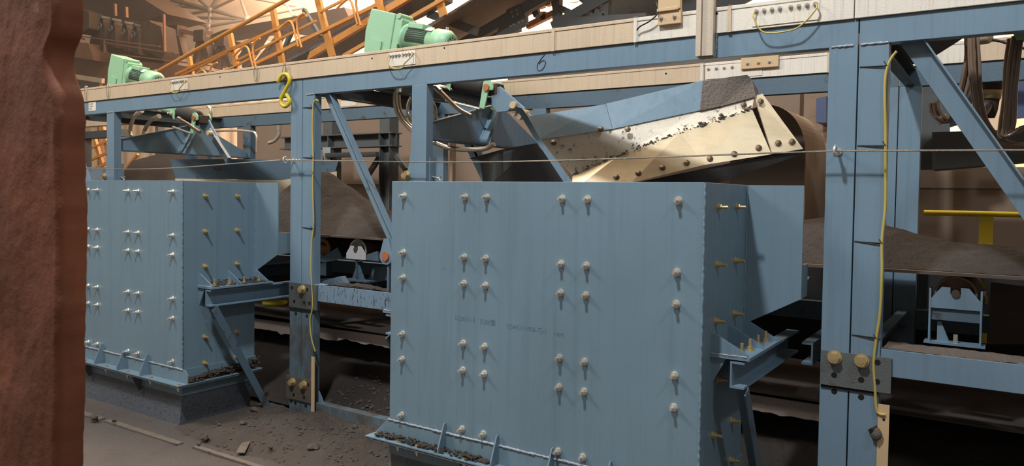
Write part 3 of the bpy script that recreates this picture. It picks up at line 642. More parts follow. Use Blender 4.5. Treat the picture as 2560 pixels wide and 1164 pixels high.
# ------------------------------------------------------------------ push-rod drives: green motors above, bellows and clevis below
def motor(o, s, label):
    """o: gearbox corner point, s: scale; the drive leans down to the right along the frame"""
    t = thing('gear_motor', o, label, 'motor', 'green gear motors above the front tray')
    ax = Vector((math.cos(-0.21), 0, math.sin(-0.21))); up = Vector((0.21, 0, 1)).normalized(); up = (up-ax*up.dot(ax)).normalized(); yv = Vector((0,1,0))
    def L(a, b, c): return o+(ax*a+yv*b+up*c)*s
    g = MB(); g.prism([L(0.0,0,-0.22),L(-0.03,0,0.02),L(0.0,0,0.225),L(0.30,0,0.205),L(0.30,0,-0.22)], yv*0.20*s); g.build('gear_case', M['green'], t, 0.008*s)
    g = MB(); g.prism([L(0.30,0.01,-0.20),L(0.30,0.01,0.200),L(0.36,0.01,0.188),L(0.385,0.01,0.16),L(0.385,0.01,0.09),L(0.40,0.01,0.09),L(0.40,0.01,-0.05),L(0.37,0.01,-0.05),L(0.37,0.01,-0.20)], yv*0.18*s); g.build('flange', M['green'], t, 0.004*s)
    g = MB(); g.cyl(L(0.345,-0.0,0.190), L(0.345,0.16,0.190), 0.024*s, n=12); g.build('lifting_lug', M['green'], t)
    g = MB(); g.prism([L(0.06,-0.002,-0.20),L(0.075,-0.002,-0.03),L(0.20,-0.002,-0.05),L(0.20,-0.002,-0.20)], yv*(-0.012*s)); g.build('guard_plate', M['green'], t)
    g = MB(); c0 = L(0.40,0.10,0.02); g.lathe(c0, ax, [(0,0.0),(0,0.125*s),(0.03*s,0.125*s),(0.03*s,0.108*s),(0.34*s,0.108*s),(0.34*s,0.118*s),(0.455*s,0.116*s),(0.49*s,0.095*s),(0.50*s,0.085*s),(0.50*s,0.0)], 28); mo = g.build('motor_body', M['green'], t)
    for i in range(7):
        a0 = 1.35+0.17*i
        for q in (0,):
            d = (-yv*math.sin(a0)*1.0+up*(-math.cos(a0))*1.0)
            r_ = MB(); p = c0+ax*0.06*s+d*0.1095*s; r_.bar(p, p+ax*0.22*s, 0.012*s, 0.008*s, d); r_.build('cooling_slot', M['green_dark'], mo)
    e = MB(); e.cyl(c0+ax*0.5005*s, c0+ax*0.504*s, 0.078*s, n=24, smooth=False); e.build('fan_grille', M['green'], mo)
    for ring, n in ((0.028,6),(0.055,11)):
        for i in range(n):
            q = c0+ax*0.504*s+(yv*math.cos(6.28*i/n)+up*math.sin(6.28*i/n))*ring*s
            h = MB(); h.cyl(q, q+ax*0.0015*s, 0.008*s, n=8, smooth=False); h.build('grille_hole', M['green_dark'], mo)
    b = MB(); b.prism([L(0.44,0.02,0.105),L(0.45,0.02,0.15),L(0.62,0.02,0.152),L(0.62,0.02,0.105)], yv*0.13*s); b.build('terminal_box', M['green'], mo, 0.006*s)
    b = MB(); b.prism([L(0.66,0.012,0.100),L(0.66,0.05,0.132),L(0.73,0.05,0.132),L(0.73,0.012,0.100)], L(0,-0.002,0.002)-o); b.build('rating_plate', M['white_label'], mo)
    b = MB(); b.cyl(L(0.83,0.09,0.130), L(0.83,0.09,0.158), 0.012*s, n=10); b.build('eye_screw', M['bolt'], mo)
    # hanging yoke that carries the case on the frame
    y = MB(); y.bar(L(0.1,0.02,-0.2), L(0.1,0.02,-0.42), 0.05*s, 0.012*s, yv); y.bar(L(0.1,0.18,-0.2), L(0.1,0.18,-0.42), 0.05*s, 0.012*s, yv); y.build('yoke', M['green'], t)
    return t
motor(at(918, 84, 'y', 4.22), 0.86, 'larger light green gear motor above the front tray, beside the orange railing')
motor(at(272, 181, 'y', 4.22), 0.86, 'light green gear motor further left above the tray, next to the rusty column')

def push_rod(px, py, sc, Y, label, mir):
    """px, py: the clevis pin; the rod comes from the upper left"""
    pin = at(px, py, 'y', Y)
    t = thing('push_rod', pin, label, 'actuator', 'push rods between motors and ploughs')
    ax = Vector((-0.96, 0, 0.22)).normalized(); up = Vector((0.22,0,0.96)); yv = Vector((0,1,0))
    b = MB(); n = 9; prof = [(0.04,0.0),(0.04,0.04)]
    for i in range(n): prof += [(0.05+0.032*i, 0.062), (0.066+0.032*i, 0.070)]
    prof += [(0.05+0.032*n, 0.06),(0.05+0.032*n,0.0)]
    b.lathe(pin, ax, prof, 20); b.build('bellows', M['black'], t)
    b = MB(); b.cyl(pin+ax*0.33, pin+ax*0.62, 0.045, n=18); b.build('rod_tube', M['green'], t)
    for q, nm in ((0.36, 'clamp_plate'),):
        for yy in (-0.075, 0.065):
            b = MB(); c = pin+ax*q+yv*yy
            b.prism([c+up*0.085-ax*0.02, c+up*0.085+ax*0.015, c+ax*0.03+up*0.0, c-up*0.05-ax*0.01, c-up*0.075-ax*0.05, c-up*0.01-ax*0.045], yv*0.010); b.build(nm, M['green'], t, 0.002)
        put_bolt(t, pin+ax*q+yv*-0.076-up*0.02, 'front')
    for yy in (-0.072, 0.062):
        arc = []
        for i in range(11):
            a = -0.4+2.6*i/10; arc.append(pin+yv*yy+Vector((0.052*math.cos(a), 0, 0.052*math.sin(a))))
        arc += [pin+yv*yy+Vector((-0.062,0,-0.13)), pin+yv*yy+Vector((-0.02,0,-0.145)), pin+yv*yy+Vector((0.012,0,-0.02))]
        b = MB(); b.prism(arc, yv*0.012); b.build('clevis', M['green'], t, 0.002)
    b = MB(); b.box(pin.x-0.055, pin.x+0.065, pin.y-0.045, pin.y+0.045, pin.z-0.045, pin.z+0.03); b.build('rod_eye', M['machine'], t, 0.006)
    b = MB(); b.cyl(pin+yv*-0.085, pin+yv*0.085, 0.024, n=14); b.build('clevis_pin', M['copper'], t)
    b = MB(); b.cyl(pin+Vector((-0.07,-0.05,-0.14)), pin+Vector((-0.37,-0.05,-0.065)), 0.010, n=10); b.build('guide_rod', M['bolt'], t)
    return t, pin
pr2, pin2 = push_rod(1232, 222, 1, 4.25, 'black bellows push rod with green clevis behind the near chute', False)
pr1, pin1 = push_rod(503, 297, 1, 4.25, 'black bellows push rod with green clevis behind the far chute', False)

# ------------------------------------------------------------------ ploughs
def blend(px, x0, x1, y0, y1): return y0+(y1-y0)*(px-x0)/(x1-x0)
def plough_pts(pts, x0, x1, y0=3.93, y1=4.86): return [at(x, y, 'y', blend(x, x0, x1, y0, y1)) for x, y in pts]
BK = Vector((-0.62, 0.78, 0.0))
plough = thing('belt_plough', at(1425, 470, 'y', 4.0), 'raised plough with a scuffed stainless blade and blue upper plate over the belt', 'plough', 'belt ploughs')
Q = lambda pts, dy=0.0: plough_pts(pts, 1345, 2010, 3.93+dy, 4.86+dy)
def QQ(a, da, b_, db): return Q(a, da)+Q(b_[::-1], db)
MB().prism(QQ([(1314,292),(1514,260)], 0.16, [(1342,350),(1531,322)], 0.07), BK*0.012).build('upper_plate', M['blue'], plough)
MB().prism(QQ([(1515,259),(1760,200)], 0.16, [(1532,322),(1752,275)], 0.07), BK*0.012).build('upper_plate', M['blue'], plough)
MB().prism(QQ([(1758,202),(1820,193),(1868,187),(1880,198),(1897,230)], 0.15, [(1750,276),(1800,266),(1888,243),(1890,241)], 0.06), BK*0.016).build('caked_dust', M['caked'], plough)
# lower liner: upper strip (dusty) and lower strip meeting in a shallow crease
crease = [(1432,438),(1548,388),(1700,330),(1880,272)]
def inset(pts, d): return [p+BK*d for p in pts]
up_edge = Q([(1342,347),(1538,320),(1750,276),(1886,240)], 0.08); cr = Q(crease, 0.03); lo_edge = Q([(1428,478),(1578,456),(1760,412),(1929,385)], -0.09)
def quad_strip(a, b_, th=0.010):
    m = MB()
    for i in range(len(a)-1): m.prism([a[i], a[i+1], b_[i+1], b_[i]], BK*th)
    return m
quad_strip(up_edge[:2], cr[:2]).build('liner_plate', M['stainless_dirty'], plough)
quad_strip(up_edge[1:], cr[1:]).build('liner_plate', M['stainless_dirty'], plough)
quad_strip(cr[:2], lo_edge[:2]).build('liner_plate', M['stainless'], plough)
quad_strip(cr[1:], lo_edge[1:]).build('liner_plate', M['stainless'], plough)
# crust of dust along the crease
cm_ = MB()
for i in range(170):
    t = i/169; q = t*(len(crease)-1); k_ = min(int(q), len(crease)-2); fx = q-k_
    rr_ = 0.003+0.010*max(0, noise.noise(Vector((t*24, 1, 0)))+0.2)*(0.4+1.1*t)
    cm_.rock(cr[k_].lerp(cr[k_+1], fx)+Vector((0, -0.004, 0.05*noise.noise(Vector((t*60, 7, 0))))), rr_, i, 0.8)
cm_.build('dust_crust', M['caked'], plough)
e0, e1 = Q([(1886,240),(1906,234),(1915,246)], 0.08), Q([(2008,372),(1931,384)], -0.09)
MB().prism(e0+e1, BK*0.012).build('end_liner', M['stainless'], plough)
MB().prism(Q([(1580,458),(1929,386),(2010,373),(2014,379),(2004,386),(1790,458),(1590,480)], -0.07), BK*0.03).build('edge_strip', M['black'], plough)
MB().prism(inset(Q([(1428,480),(1590,458),(2006,384),(1800,452),(1700,486)]), 0.05), BK*0.02).build('edge_strip', M['black'], plough)
# leading edge bar and the rear wing in shade
MB().prism(AY(3.915, [(1288,266),(1304,270),(1318,288),(1352,350),(1444,474),(1422,474),(1330,336)]), (-0.01,0.03,0)).build('nose_bar', M['blue'], plough)
wing = [at(1338,358,'y',4.0), at(1260,372,'y',4.45), at(1172,396,'y',4.85), at(1200,400,'y',4.85), at(1209,470,'y',4.9), at(1428,480,'y',4.02)]
MB().prism(wing, (0.006,0.012,0)).build('rear_wing', M['dark_steel'], plough)
for px, py in ((1502,323),(1569,323),(1384,356),(1541,443),(1596,433),(1656,419),(1717,407),(1775,396),(1836,384),(1897,369),(1859,262),(1902,253),(1946,357),(1981,354)):
    p = at(px, py, 'y', blend(px, 1345, 2010, 3.93, 4.86)+(0.052-0.15*min(1, max(0, (py-blend(px,1345,1890,347,238))/max(20, blend(px,1428,1929,478,385)-blend(px,1345,1890,347,238))))))
    m = MB(); n_ = (-BK*0.88+Vector((0,0,0.45))).normalized(); m.lathe(p+n_*0.002, n_, [(-0.004,0.023),(0.002,0.023),(0.0035,0.020),(0.0035,0.012),(0.006,0.011),(0.006,0.0)], 16); m.v = [p+(v-p)*0.85 for v in m.v]; m.build('liner_bolt', M['liner_bolt'], plough)
# lever from the push-rod clevis to the plough
def lever(t, pts, Y, th=0.016):
    MB().prism([at(x, y, 'y', Y) for x, y in pts], (0,th,0)).build('lever', M['blue'], t, 0.002)
lever(plough, [(1228,222),(1250,216),(1312,270),(1306,280),(1284,262),(1268,278),(1243,280),(1229,264)], 4.21)
lever(plough, [(1272,268),(1280,258),(1304,272),(1302,284),(1292,283)], 4.25)
lever(plough, [(1290,268),(1301,264),(1330,292),(1340,330),(1322,318)], 4.20)
for px, py, r_ in ((1281,262,0.030),(1310,281,0.026)):
    p = at(px, py, 'y', 4.19); MB().cyl(p, p+Vector((0,0.035,0)), r_*0.8, n=18).build('pivot_pin', M['beige'], plough)
sb = MB()
for px, py in ((1283,283),(1297,293)): 
    p = at(px, py, 'y', 4.22); sb.cyl(p, p+Vector((0,0.03,0)), 0.016, n=12)
sb.build('shaft_screw', M['bolt'], plough)

p2_ = thing('belt_plough', at(470, 460, 'y', 4.0), 'lowered plough with a plain blue blade behind the far chute', 'plough', 'belt ploughs')
Q1 = lambda pts: plough_pts(pts, 428, 850)
MB().prism(Q1([(424,398),(560,397),(730,397),(846,402),(838,428),(700,450),(440,446)]), BK*0.012).build('upper_plate', M['blue_dark'], p2_)
MB().prism(inset(Q1([(437,446),(700,451),(842,428),(842,455),(740,478),(700,482),(445,462)]), -0.004), BK*0.012).build('liner_plate', M['stainless'], p2_)
lever(p2_, [(498,300),(516,290),(548,352),(542,358),(530,350),(512,330),(500,320)], 4.28)
lever(p2_, [(517,326),(524,320),(541,346),(536,356),(529,352)], 4.25)
MB().bar(at(536,346,'y',4.18), at(572,402,'y',4.0), 0.055, 0.03, (0,1,0)).build('strut', M['blue'], p2_)
for px, py, r_ in ((519,332,0.028),(538,356,0.026)):
    p = at(px, py, 'y', 4.20); MB().cyl(p, p+Vector((0,0.04,0)), r_*0.8, n=18).build('pivot_pin', M['beige'], p2_)

# ------------------------------------------------------------------ flexible hoses
def hose(pts, r, label, group='flexible metal hoses', m='hose', ends=True, Y=4.0):
    P = [at(*(q if len(q) == 2 else q[:2]), 'y', q[2] if len(q) > 2 else Y) for q in pts]
    t = thing('flexible_hose', P[0], label, 'hose', group)
    MB().tube(spline(P, 7), r, 10).build('hose_body', M[m], t)
    if ends:
        for a, b_ in ((P[0], P[1]), ):
            d = (b_-a).normalized(); MB().cyl(a-d*0.02, a+d*0.03, r*1.35, n=8, smooth=False).build('fitting', M['bolt'], t)
hose([(352,278),(338,288),(328,310),(326,330),(330,345),(338,358,4.3)], 0.018, 'left one of two curved metal hoses left of the far clevis')
hose([(395,292),(376,302),(362,325),(360,345),(364,360,4.3)], 0.018, 'right one of two curved metal hoses left of the far clevis')
hose([(448,298),(470,310),(490,324),(500,330)], 0.016, 'pair of metal hoses dropping right to the far clevis')
hose([(420,346),(440,332),(462,321),(478,324),(484,330)], 0.012, 'thin metal hose arching over the far gable beam', ends=False, Y=4.5)
hose([(518,264),(526,272),(527,290),(522,312)], 0.015, 'metal hose curving down right of the far bellows', ends=False, Y=4.4)
hose([(528,328),(580,326),(620,328),(640,336),(642,380)], 0.012, 'metal hose running right from the far clevis to the rear post', ends=False, Y=4.9)
hose([(698,318),(697,338),(686,352),(672,357)], 0.016, 'short curved metal hose just left of the left seam post', Y=4.6)
hose([(990,220),(988,245),(992,275),(1004,298),(1022,318),(1040,332)], 0.017, 'long metal hose sagging down to the near middle post, front strand', Y=3.85)
hose([(998,220),(996,247),(1000,275),(1012,298),(1030,318),(1050,334)], 0.015, 'long metal hose sagging down to the near middle post, rear strand', Y=3.95)
hose([(1030,240),(1021,260),(1020,280),(1027,300),(1040,310)], 0.013, 'short metal hose curving behind the near middle post', Y=4.1, ends=False)
hose([(1076,250),(1087,270),(1088,295),(1078,312)], 0.013, 'thin metal hose bulging right of the near middle post', Y=3.85, ends=False)
hose([(1094,222),(1110,238),(1130,258),(1150,275),(1178,290)], 0.016, 'thick metal hose slanting right to the near gable beam', Y=3.95)
hose([(1082,352),(1100,362),(1130,371),(1170,374),(1210,372),(1236,360)], 0.016, 'metal hose hanging in a shallow bow beneath the near gable beam', Y=3.95)
hose([(1072,350),(1090,354),(1120,353),(1140,349)], 0.008, 'thin hose beneath the near gable beam behind the middle post', Y=4.2, ends=False)
# ------------------------------------------------------------------ conveyor belt, load and idlers
M['blue_worn2'] = mat('mottled_blue_paint', (118, 136, 156), 0.55, var=0.2, spots=(84, 90, 100), spot_amt=0.5, spot_scale=(9, 9, 9), bump=0.05)
YB0, YB1, ZBELT = 3.88, 4.92, 1.283
def belt_z(y):
    d = abs(y-4.40)/0.52; return ZBELT-0.012*(1-d*d)
bm_ = MB()
def belt_pt(u, v): y = YB0+(YB1-YB0)*v; return Vector((-11+14*u, y, belt_z(y)))
bm_.grid(60, 16, belt_pt)
def belt_pt2(u, v): y = YB0+(YB1-YB0)*v; return Vector((-11+14*u, y, belt_z(y)-0.014))
bm_.grid(60, 16, belt_pt2)
bm_.box(-11, 3, YB0-0.001, YB0+0.003, ZBELT-0.014, ZBELT)
tag(bm_.build('conveyor_belt', M['belt']), 'wide dusty conveyor belt running through the blue frame, loaded with dark ore', 'belt')
hp_ = MB()
def load_h(x):
    h = 0.10
    h += 0.40*math.exp(-((x+4.9)/0.50)**2) + 0.06*math.exp(-((x+4.15)/0.4)**2)
    h += 0.13*math.exp(-((x+0.75)/0.45)**2)
    h += 0.02*noise.noise(Vector((x*1.3, 0, 0)))
    if x < -5.5: h *= max(0.12, 1-(-5.5-x)*1.2)
    if -2.9 < x < -1.25: h *= 0.25
    return h
def load_pt(u, v):
    x = -9+11.5*u; y = 3.96+0.88*v; d = (v-0.5)*2
    h = load_h(x)*max(0, 1-abs(d)**1.7); n_ = noise.noise(Vector((x*7, y*7, 1)))*0.016+noise.noise(Vector((x*22, y*22, 3)))*0.008
    return Vector((x, y, belt_z(y)+0.002+h+n_*min(1, 3*(1-abs(d)))))
hp_.grid(460, 40, load_pt)
tag(hp_.build('ore_heap', M['ore']), 'dark ore heaped along the conveyor belt, highest beside the left seam post', 'ore heap', kind='stuff')
# return belt and the skirt under it, its paleness standing in for light
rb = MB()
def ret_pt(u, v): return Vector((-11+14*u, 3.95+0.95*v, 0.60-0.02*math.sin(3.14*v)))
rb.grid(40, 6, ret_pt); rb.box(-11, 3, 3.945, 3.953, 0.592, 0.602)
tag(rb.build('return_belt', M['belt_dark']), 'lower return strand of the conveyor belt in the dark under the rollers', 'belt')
def apron(x0, x1, z0, z1, seed, label):
    m = MB(); n = 46; pts = []
    for i in range(n+1):
        t = i/n; x = x0+(x1-x0)*t
        pts.append((x, z0+(z1-z0)*t-0.085-0.03*noise.noise(Vector((x*4, seed, 0)))-0.014*noise.noise(Vector((x*15, seed, 0)))))
    top = [(x0+(x1-x0)*i/n, z0+(z1-z0)*i/n) for i in range(n+1)]
    for i in range(n):
        m.add([(top[i][0],4.0,top[i][1]),(top[i+1][0],4.0,top[i+1][1]),(pts[i+1][0],4.012,pts[i+1][1]),(pts[i][0],4.012,pts[i][1])],[(0,3,2,1)])
        m.add([(top[i][0],4.006,top[i][1]),(top[i+1][0],4.006,top[i+1][1]),(pts[i+1][0],4.018,pts[i+1][1]),(pts[i][0],4.018,pts[i][1])],[(0,1,2,3)])
    tag(m.build('belt_skirt', M['skirt_pale']), label, 'belt skirt', 'ragged belt skirts')
M['skirt_pale'] = mat('light_painted_skirt', (186, 172, 166), 0.7, var=0.12, spots=(96, 84, 78), spot_amt=0.25, spot_scale=(9, 9, 9), bump=0.03)  # brightness of the lit strip is put into this pale colour
apron(-5.6, -3.3, 0.535, 0.575, 1, 'ragged-edged skirt, coloured bright as if lit, hanging under the belt between the two chutes')
apron(-1.6, -0.75, 0.56, 0.565, 2, 'dim ragged rubber skirt hanging under the belt right of the near chute')
sp_ = MB()
def spill_pt(u, v):
    x = -9+11.5*u; y = 3.66+1.5*v
    h = 0.16+0.28*math.exp(-((v-0.55)/0.3)**2)+0.05*noise.noise(Vector((x*1.6, y*2, 5)))+0.015*noise.noise(Vector((x*11, y*11, 2)))
    return Vector((x, y, max(-0.01, h*min(1, v*3.2)+0.03)))
sp_.grid(260, 34, spill_pt)
tag(sp_.build('ore_spill', M['ore']), 'dark spilled ore lying in the shade under the conveyor', 'ore spill', kind='stuff')

def idler(x, label, worn=False, end=True):
    t = thing('belt_idler', (x, 3.93, 0.955), label, 'roller', 'belt idlers under the belt')
    r = MB(); r.cyl((x,3.945,1.180), (x,4.86,1.130), 0.082, n=26); ro = r.build('roller', M['roller'], t)
    r = MB(); r.lathe((x,3.946,1.180), (0,-1,0), [(0,0.085),(0.012,0.085),(0.012,0.076),(0.002,0.074),(0.002,0.0)], 26); r.build('roller_rim', M['bolt'] if worn else M['roller'], ro)
    b = MB(); ypl = 3.918
    b.prism([(x-0.098,ypl,1.115),(x+0.098,ypl,1.115),(x+0.098,ypl,1.155),(x+0.052,ypl,1.213),(x+0.020,ypl,1.213),(x+0.020,ypl,1.185),(x+0.010,ypl,1.172),(x-0.010,ypl,1.172),(x-0.020,ypl,1.185),(x-0.020,ypl,1.213),(x-0.055,ypl,1.213),(x-0.098,ypl,1.155)], (0,0.008,0))
    b.build('end_bracket', M['worn_white'] if worn else M['blue'], t, 0.001)
    b = MB(); b.cyl((x,3.91,1.187), (x,3.95,1.187), 0.017, n=14); b.build('axle', M['machine'], t)
    if not worn:
        for s in (-1, 1):
            b = MB(); b.box(x+s*0.100-0.004, x+s*0.100+0.004, 3.915, 3.975, 0.962, 1.205); b.build('side_plate', M['blue'], t)
        b = MB(); b.box(x-0.120, x+0.120, 3.905, 3.985, 0.952, 0.962); b.build('foot_plate', M['blue'], t)
        b = MB(); b.cyl((x+0.005,3.93,0.962), (x+0.005,3.93,1.0), 0.010, n=8); b.build('bolt', M['bolt'], t)
        b = MB(); b.prism([(x-0.07,3.95,0.962),(x-0.02,3.95,0.962),(x-0.055,3.95,1.05),(x-0.07,3.95,1.05)], (0,0.006,0)); b.build('gusset', M['blue'], t)
        b = MB(); b.box(x-0.10, x+0.10, 3.93, 4.85, 1.06, 1.112); b.build('cross_bar', M['blue_dark'], t)
    else:
        b = MB(); b.prism([(x+0.095,3.93,1.115),(x+0.215,3.93,1.115),(x+0.20,3.93,1.185),(x+0.10,3.93,1.155)], (0,0.9,0)); b.build('trough_bar', M['blue_dark'], t)
        b = MB(); b.box(x-0.012, x-0.004, 3.93, 3.99, 0.965, 1.115); b.prism([(x-0.012,3.95,0.965),(x-0.07,3.95,0.965),(x-0.012,3.95,1.09)], (0,0.006,0)); b.prism([(x-0.004,3.95,0.965),(x+0.06,3.95,0.965),(x-0.004,3.95,1.09)], (0,0.006,0)); b.build('stand', M['blue_dark'], t)
        b = MB(); b.box(x-0.13, x+0.13, 3.90, 3.99, 0.955, 0.965); b.build('foot_plate', M['blue_dark'], t)
    return t
M['worn_white'] = mat('chalky_worn_bracket', (196, 194, 196), 0.6, var=0.06, spots=(70, 64, 64), spot_amt=0.12, spot_scale=(40, 40, 9), bump=0.02)
idler(-0.195, 'blue-bracketed idler roller under the belt at the far right')
idler(-3.965, 'idler roller with a chalky white end bracket right of the left seam post', True)
# second, orange-ended roller just behind the left seam post
t = thing('belt_idler', (-4.42, 4.0, 0.955), 'rust-orange idler roller half hidden behind the left seam post', 'roller', 'belt idlers under the belt')
ox = at(812, 622, 'y', 4.1)
MB().cyl((ox.x-0.02,4.1,ox.z), (ox.x-0.02,4.6,ox.z+0.02), 0.085, n=24).build('roller', M['machine'], t)
MB().lathe((ox.x-0.02,4.1,ox.z), (0,-1,0), [(0,0.086),(0.008,0.086),(0.008,0.06),(0.001,0.058),(0.001,0.0)], 24).build('roller_rim', M['roller_orange'], t)
MB().prism(AY(4.06, [(798,628),(809,640),(843,618),(856,646),(800,658)]), (0,0.012,0)).build('end_bracket', M['blue'], t)
MB().box(ox.x-0.06, ox.x+0.06, 4.06, 4.12, 0.95, ox.z-0.1).build('stand', M['blue_dark'], t)
# odd blue plates lying on the cross members between the posts
def plate(pts, Y, ext, label, m='blue_dark', name='loose_plate'):
    tag(MB().prism([at(x, y, 'y', Y) for x, y in pts], ext).build(name, M[m]), label, 'plate')
plate([(800,706),(812,700),(850,690),(864,712),(850,716)], 3.72, (0,0.05,0.0), 'small tilted blue plate at the left end of the worn beam, under the rollers')
plate([(918,708),(932,668),(966,665),(966,700)], 4.05, (0,0.01,0), 'small upright blue bracket plate beneath the rollers, next to the eye plate')
dsp = MB()
def dust_pt(u, v):
    x = -3.98+0.64*u; y = 3.625+0.055*v
    return Vector((x, y, 0.953+0.030*max(0, math.sin(3.14*u))*(0.5+0.5*v)+0.008*noise.noise(Vector((x*30, y*30, 0)))))
dsp.grid(60, 6, dust_pt)
tag(dsp.build('dust_heap', M['ore']), 'low ridge of ore dust on top of the worn blue beam between the posts', 'dust heap', kind='stuff')
dsp = MB()
def dust_pt2(u, v):
    x = -0.45+0.6*u; y = 3.625+0.20*v
    return Vector((x, y, 0.953+0.016*max(0, math.sin(3.14*u))*(1-abs(2*v-1))+0.005*noise.noise(Vector((x*30, y*30, 0)))))
dsp.grid(60, 10, dust_pt2)
tag(dsp.build('dust_heap', M['floor']), 'grey dust lying on the blue beam below the right idler roller', 'dust heap', kind='stuff')

# ------------------------------------------------------------------ behind the frame at right
def cable_bundle(pts, n, r, spread, label, Y):
    t = thing('cable_bundle', at(*pts[0], 'y', Y), label, 'cables', 'looped cable bundles')
    rnd = random.Random(len(label))
    base = [at(x, y, 'y', Y) for x, y in pts]
    for i in range(n):
        ox, oy = spread*(i-(n-1)/2), rnd.uniform(-0.02, 0.02)
        P = [p+Vector((ox+rnd.uniform(-1,1)*spread*0.4, oy, ox*0.4)) for p in base]
        MB().tube(spline(P, 7), r, 7).build('cable', M['hose_brown'], t)
M['hose_brown'] = mat('glossy_brown_cable', (124, 104, 88), 0.2, var=0.12, bump=0.0, spec=0.9)
cable_bundle([(2425,80),(2424,140),(2414,210),(2396,270),(2380,300),(2362,300),(2350,290)], 5, 0.0075, 0.009, 'brown cables hanging in a bundle and turning left behind the right brace', 4.25)
cable_bundle([(2434,80),(2438,160),(2442,240),(2456,300),(2482,340),(2520,362),(2570,362)], 5, 0.0075, 0.009, 'brown cables hanging in a long loop to the right behind the right brace', 4.1)
cable_bundle([(2538,90),(2530,160),(2524,240),(2518,310),(2514,336),(2530,336),(2560,316)], 7, 0.0075, 0.008, 'brown cables hanging at the right edge beneath the green bracket', 3.95)
cable_bundle([(2335,255),(2338,275),(2350,295),(2362,304),(2372,298),(2380,285)], 5, 0.0075, 0.009, 'small brown cable loop just left of the right brace', 4.5)
gb_ = thing('hanger_bracket', at(2550, 85, 'y', 3.95), 'light green bracket holding the hanging cables at the upper right corner', 'bracket')
MB().prism(AY(3.93, [(2533,80),(2562,72),(2570,98),(2540,100)]), (0,0.06,0)).build('bracket_body', M['green'], gb_)
pk = thing('limit_switch', at(2450, 95, 'y', 4.2), 'small pale round switch under the top beam beside the hanging cables', 'switch')
q = at(2448, 93, 'y', 4.2); MB().lathe(q, (1,-0.4,0), [(-0.05,0.0),(-0.05,0.036),(0.04,0.036),(0.05,0.03),(0.05,0.0)], 18).build('switch_body', M['tray'], pk)
MB().tube([q, at(2500,103,'y',4.2), at(2570,124,'y',4.2)], 0.006, 6).build('cable', M['cable_black'], pk)
cg = thing('cable_gland', at(2480, 215, 'y', 5.0), 'brass cable gland with a thick black cable under the rear beam at right', 'cable gland')
MB().lathe(at(2478,208,'y',5.2), (-0.05,0,-1), [(-0.03,0.075),(0.0,0.06),(0.06,0.055),(0.10,0.05),(0.16,0.045),(0.2,0.035),(0.2,0.0)], 14).build('gland_body', M['machine'], cg)
MB().lathe(at(2478,226,'y',5.19), (-0.05,0,-1), [(0,0.058),(0.05,0.052),(0.05,0.0)], 14).build('gland_ring', M['bolt_yellow'], cg)
MB().tube(spline([at(2476,252,'y',5.2),at(2466,272,'y',5.1),at(2452,290,'y',5.0),at(2430,304,'y',4.95),at(2405,318,'y',4.9)],6), 0.022, 10).build('cable', M['cable_black'], cg)
# yellow handrail beyond the conveyor, and the yellow parts below the belt
hr = thing('handrail', at(2460, 600, 'y', 6.2), 'yellow handrail with one flat post in front of the low brown wall', 'handrail')
a = at(2310, 531, 'y', 6.2); MB().cyl((a.x,6.2,a.z), (1.5,6.2,a.z), 0.020, n=12).build('rail', M['yellow'], hr)
c = at(2466, 545, 'y', 6.2); MB().box(c.x-0.042, c.x+0.042, 6.19, 6.205, 0.0, a.z).build('post', M['yellow'], hr)
yb = thing('yellow_bracket', at(2460, 740, 'y', 4.6), 'yellow flat bracket in pieces of view behind the right idler roller', 'bracket')
for x0, y0, x1, y1 in ((2456,702,2464,720),(2455,738,2469,759),(2455,832,2467,858)):
    p, q = at(x0,y0,'y',4.6), at(x1,y1,'y',4.6); MB().box(p.x,q.x,4.6,4.61,q.z,p.z).build('bracket_strip', M['yellow'], yb)
p, q = at(2476,777,'y',4.9), at(2570,782,'y',4.9)
tag(MB().box(p.x, q.x+0.5, 4.9, 4.915, p.z-0.02, p.z).build('yellow_rail', M['yellow']), 'thin yellow edge rail low behind the right idler roller', 'rail')
tag(MB().prism(AY(4.75, [(2477,705),(2600,720),(2600,860),(2469,860)]), (0,0.02,0)).build('guard_sheet', M['under_belt']), 'brown guard sheet behind the right idler roller', 'sheet')
q0, q1 = at(663, 749, 'y', 4.02), at(712, 749, 'y', 4.02)
tag(MB().lathe(((q0.x+q1.x)/2,4.02,q0.z), (0,0,-1), [(0,0.0),(0,0.10),(0.02,0.10),(0.035,0.075),(0.035,0.0)], 22).build('yellow_disc', M['yellow']), 'shallow yellow round cap beneath the beam left of the left seam post', 'cap')
# angled cream guide plate, white board and stand-in wall panel at right beyond the frame
tag(MB().prism(AY(5.6, [(2320,160),(2420,128),(2600,128),(2600,150),(2430,165),(2400,178)]), (0,0.02,0.0)).build('guide_plate', M['galv']), 'cream guide plate slanting behind the right brace under the top beam', 'plate')
tag(MB().prism(AY(5.9, [(2365,212),(2428,196),(2430,300),(2365,320)]), (0,0.05,0.0)).build('crate', M['navy']), 'blue-grey wrapped crate seen behind the right brace', 'crate')
tag(MB().prism(AY(5.9, [(2534,205),(2600,195),(2600,290),(2534,296)]), (0,0.05,0.0)).build('crate', M['navy']), 'blue-grey wrapped crate at the right edge behind the hanging cables', 'crate')
q0, q1 = at(2438,200,'y',6.85), at(2513,198,'y',6.85)
tag(MB().box(q0.x, q1.x, 6.85, 6.88, 0.0, q0.z).build('far_wall_panel', M['domewall']), 'added cream panel standing in for the bright far wall between the two hanging cable bundles', 'board')  # added panel that stands in for the bright far wall
tag(MB().prism(AY(6.2, [(2545,330),(2600,326),(2600,362),(2545,362)]), (0,0.03,0.0)).build('sign_board', M['white_label']), 'small white board with dark marks at the right edge above the pull cord', 'board')
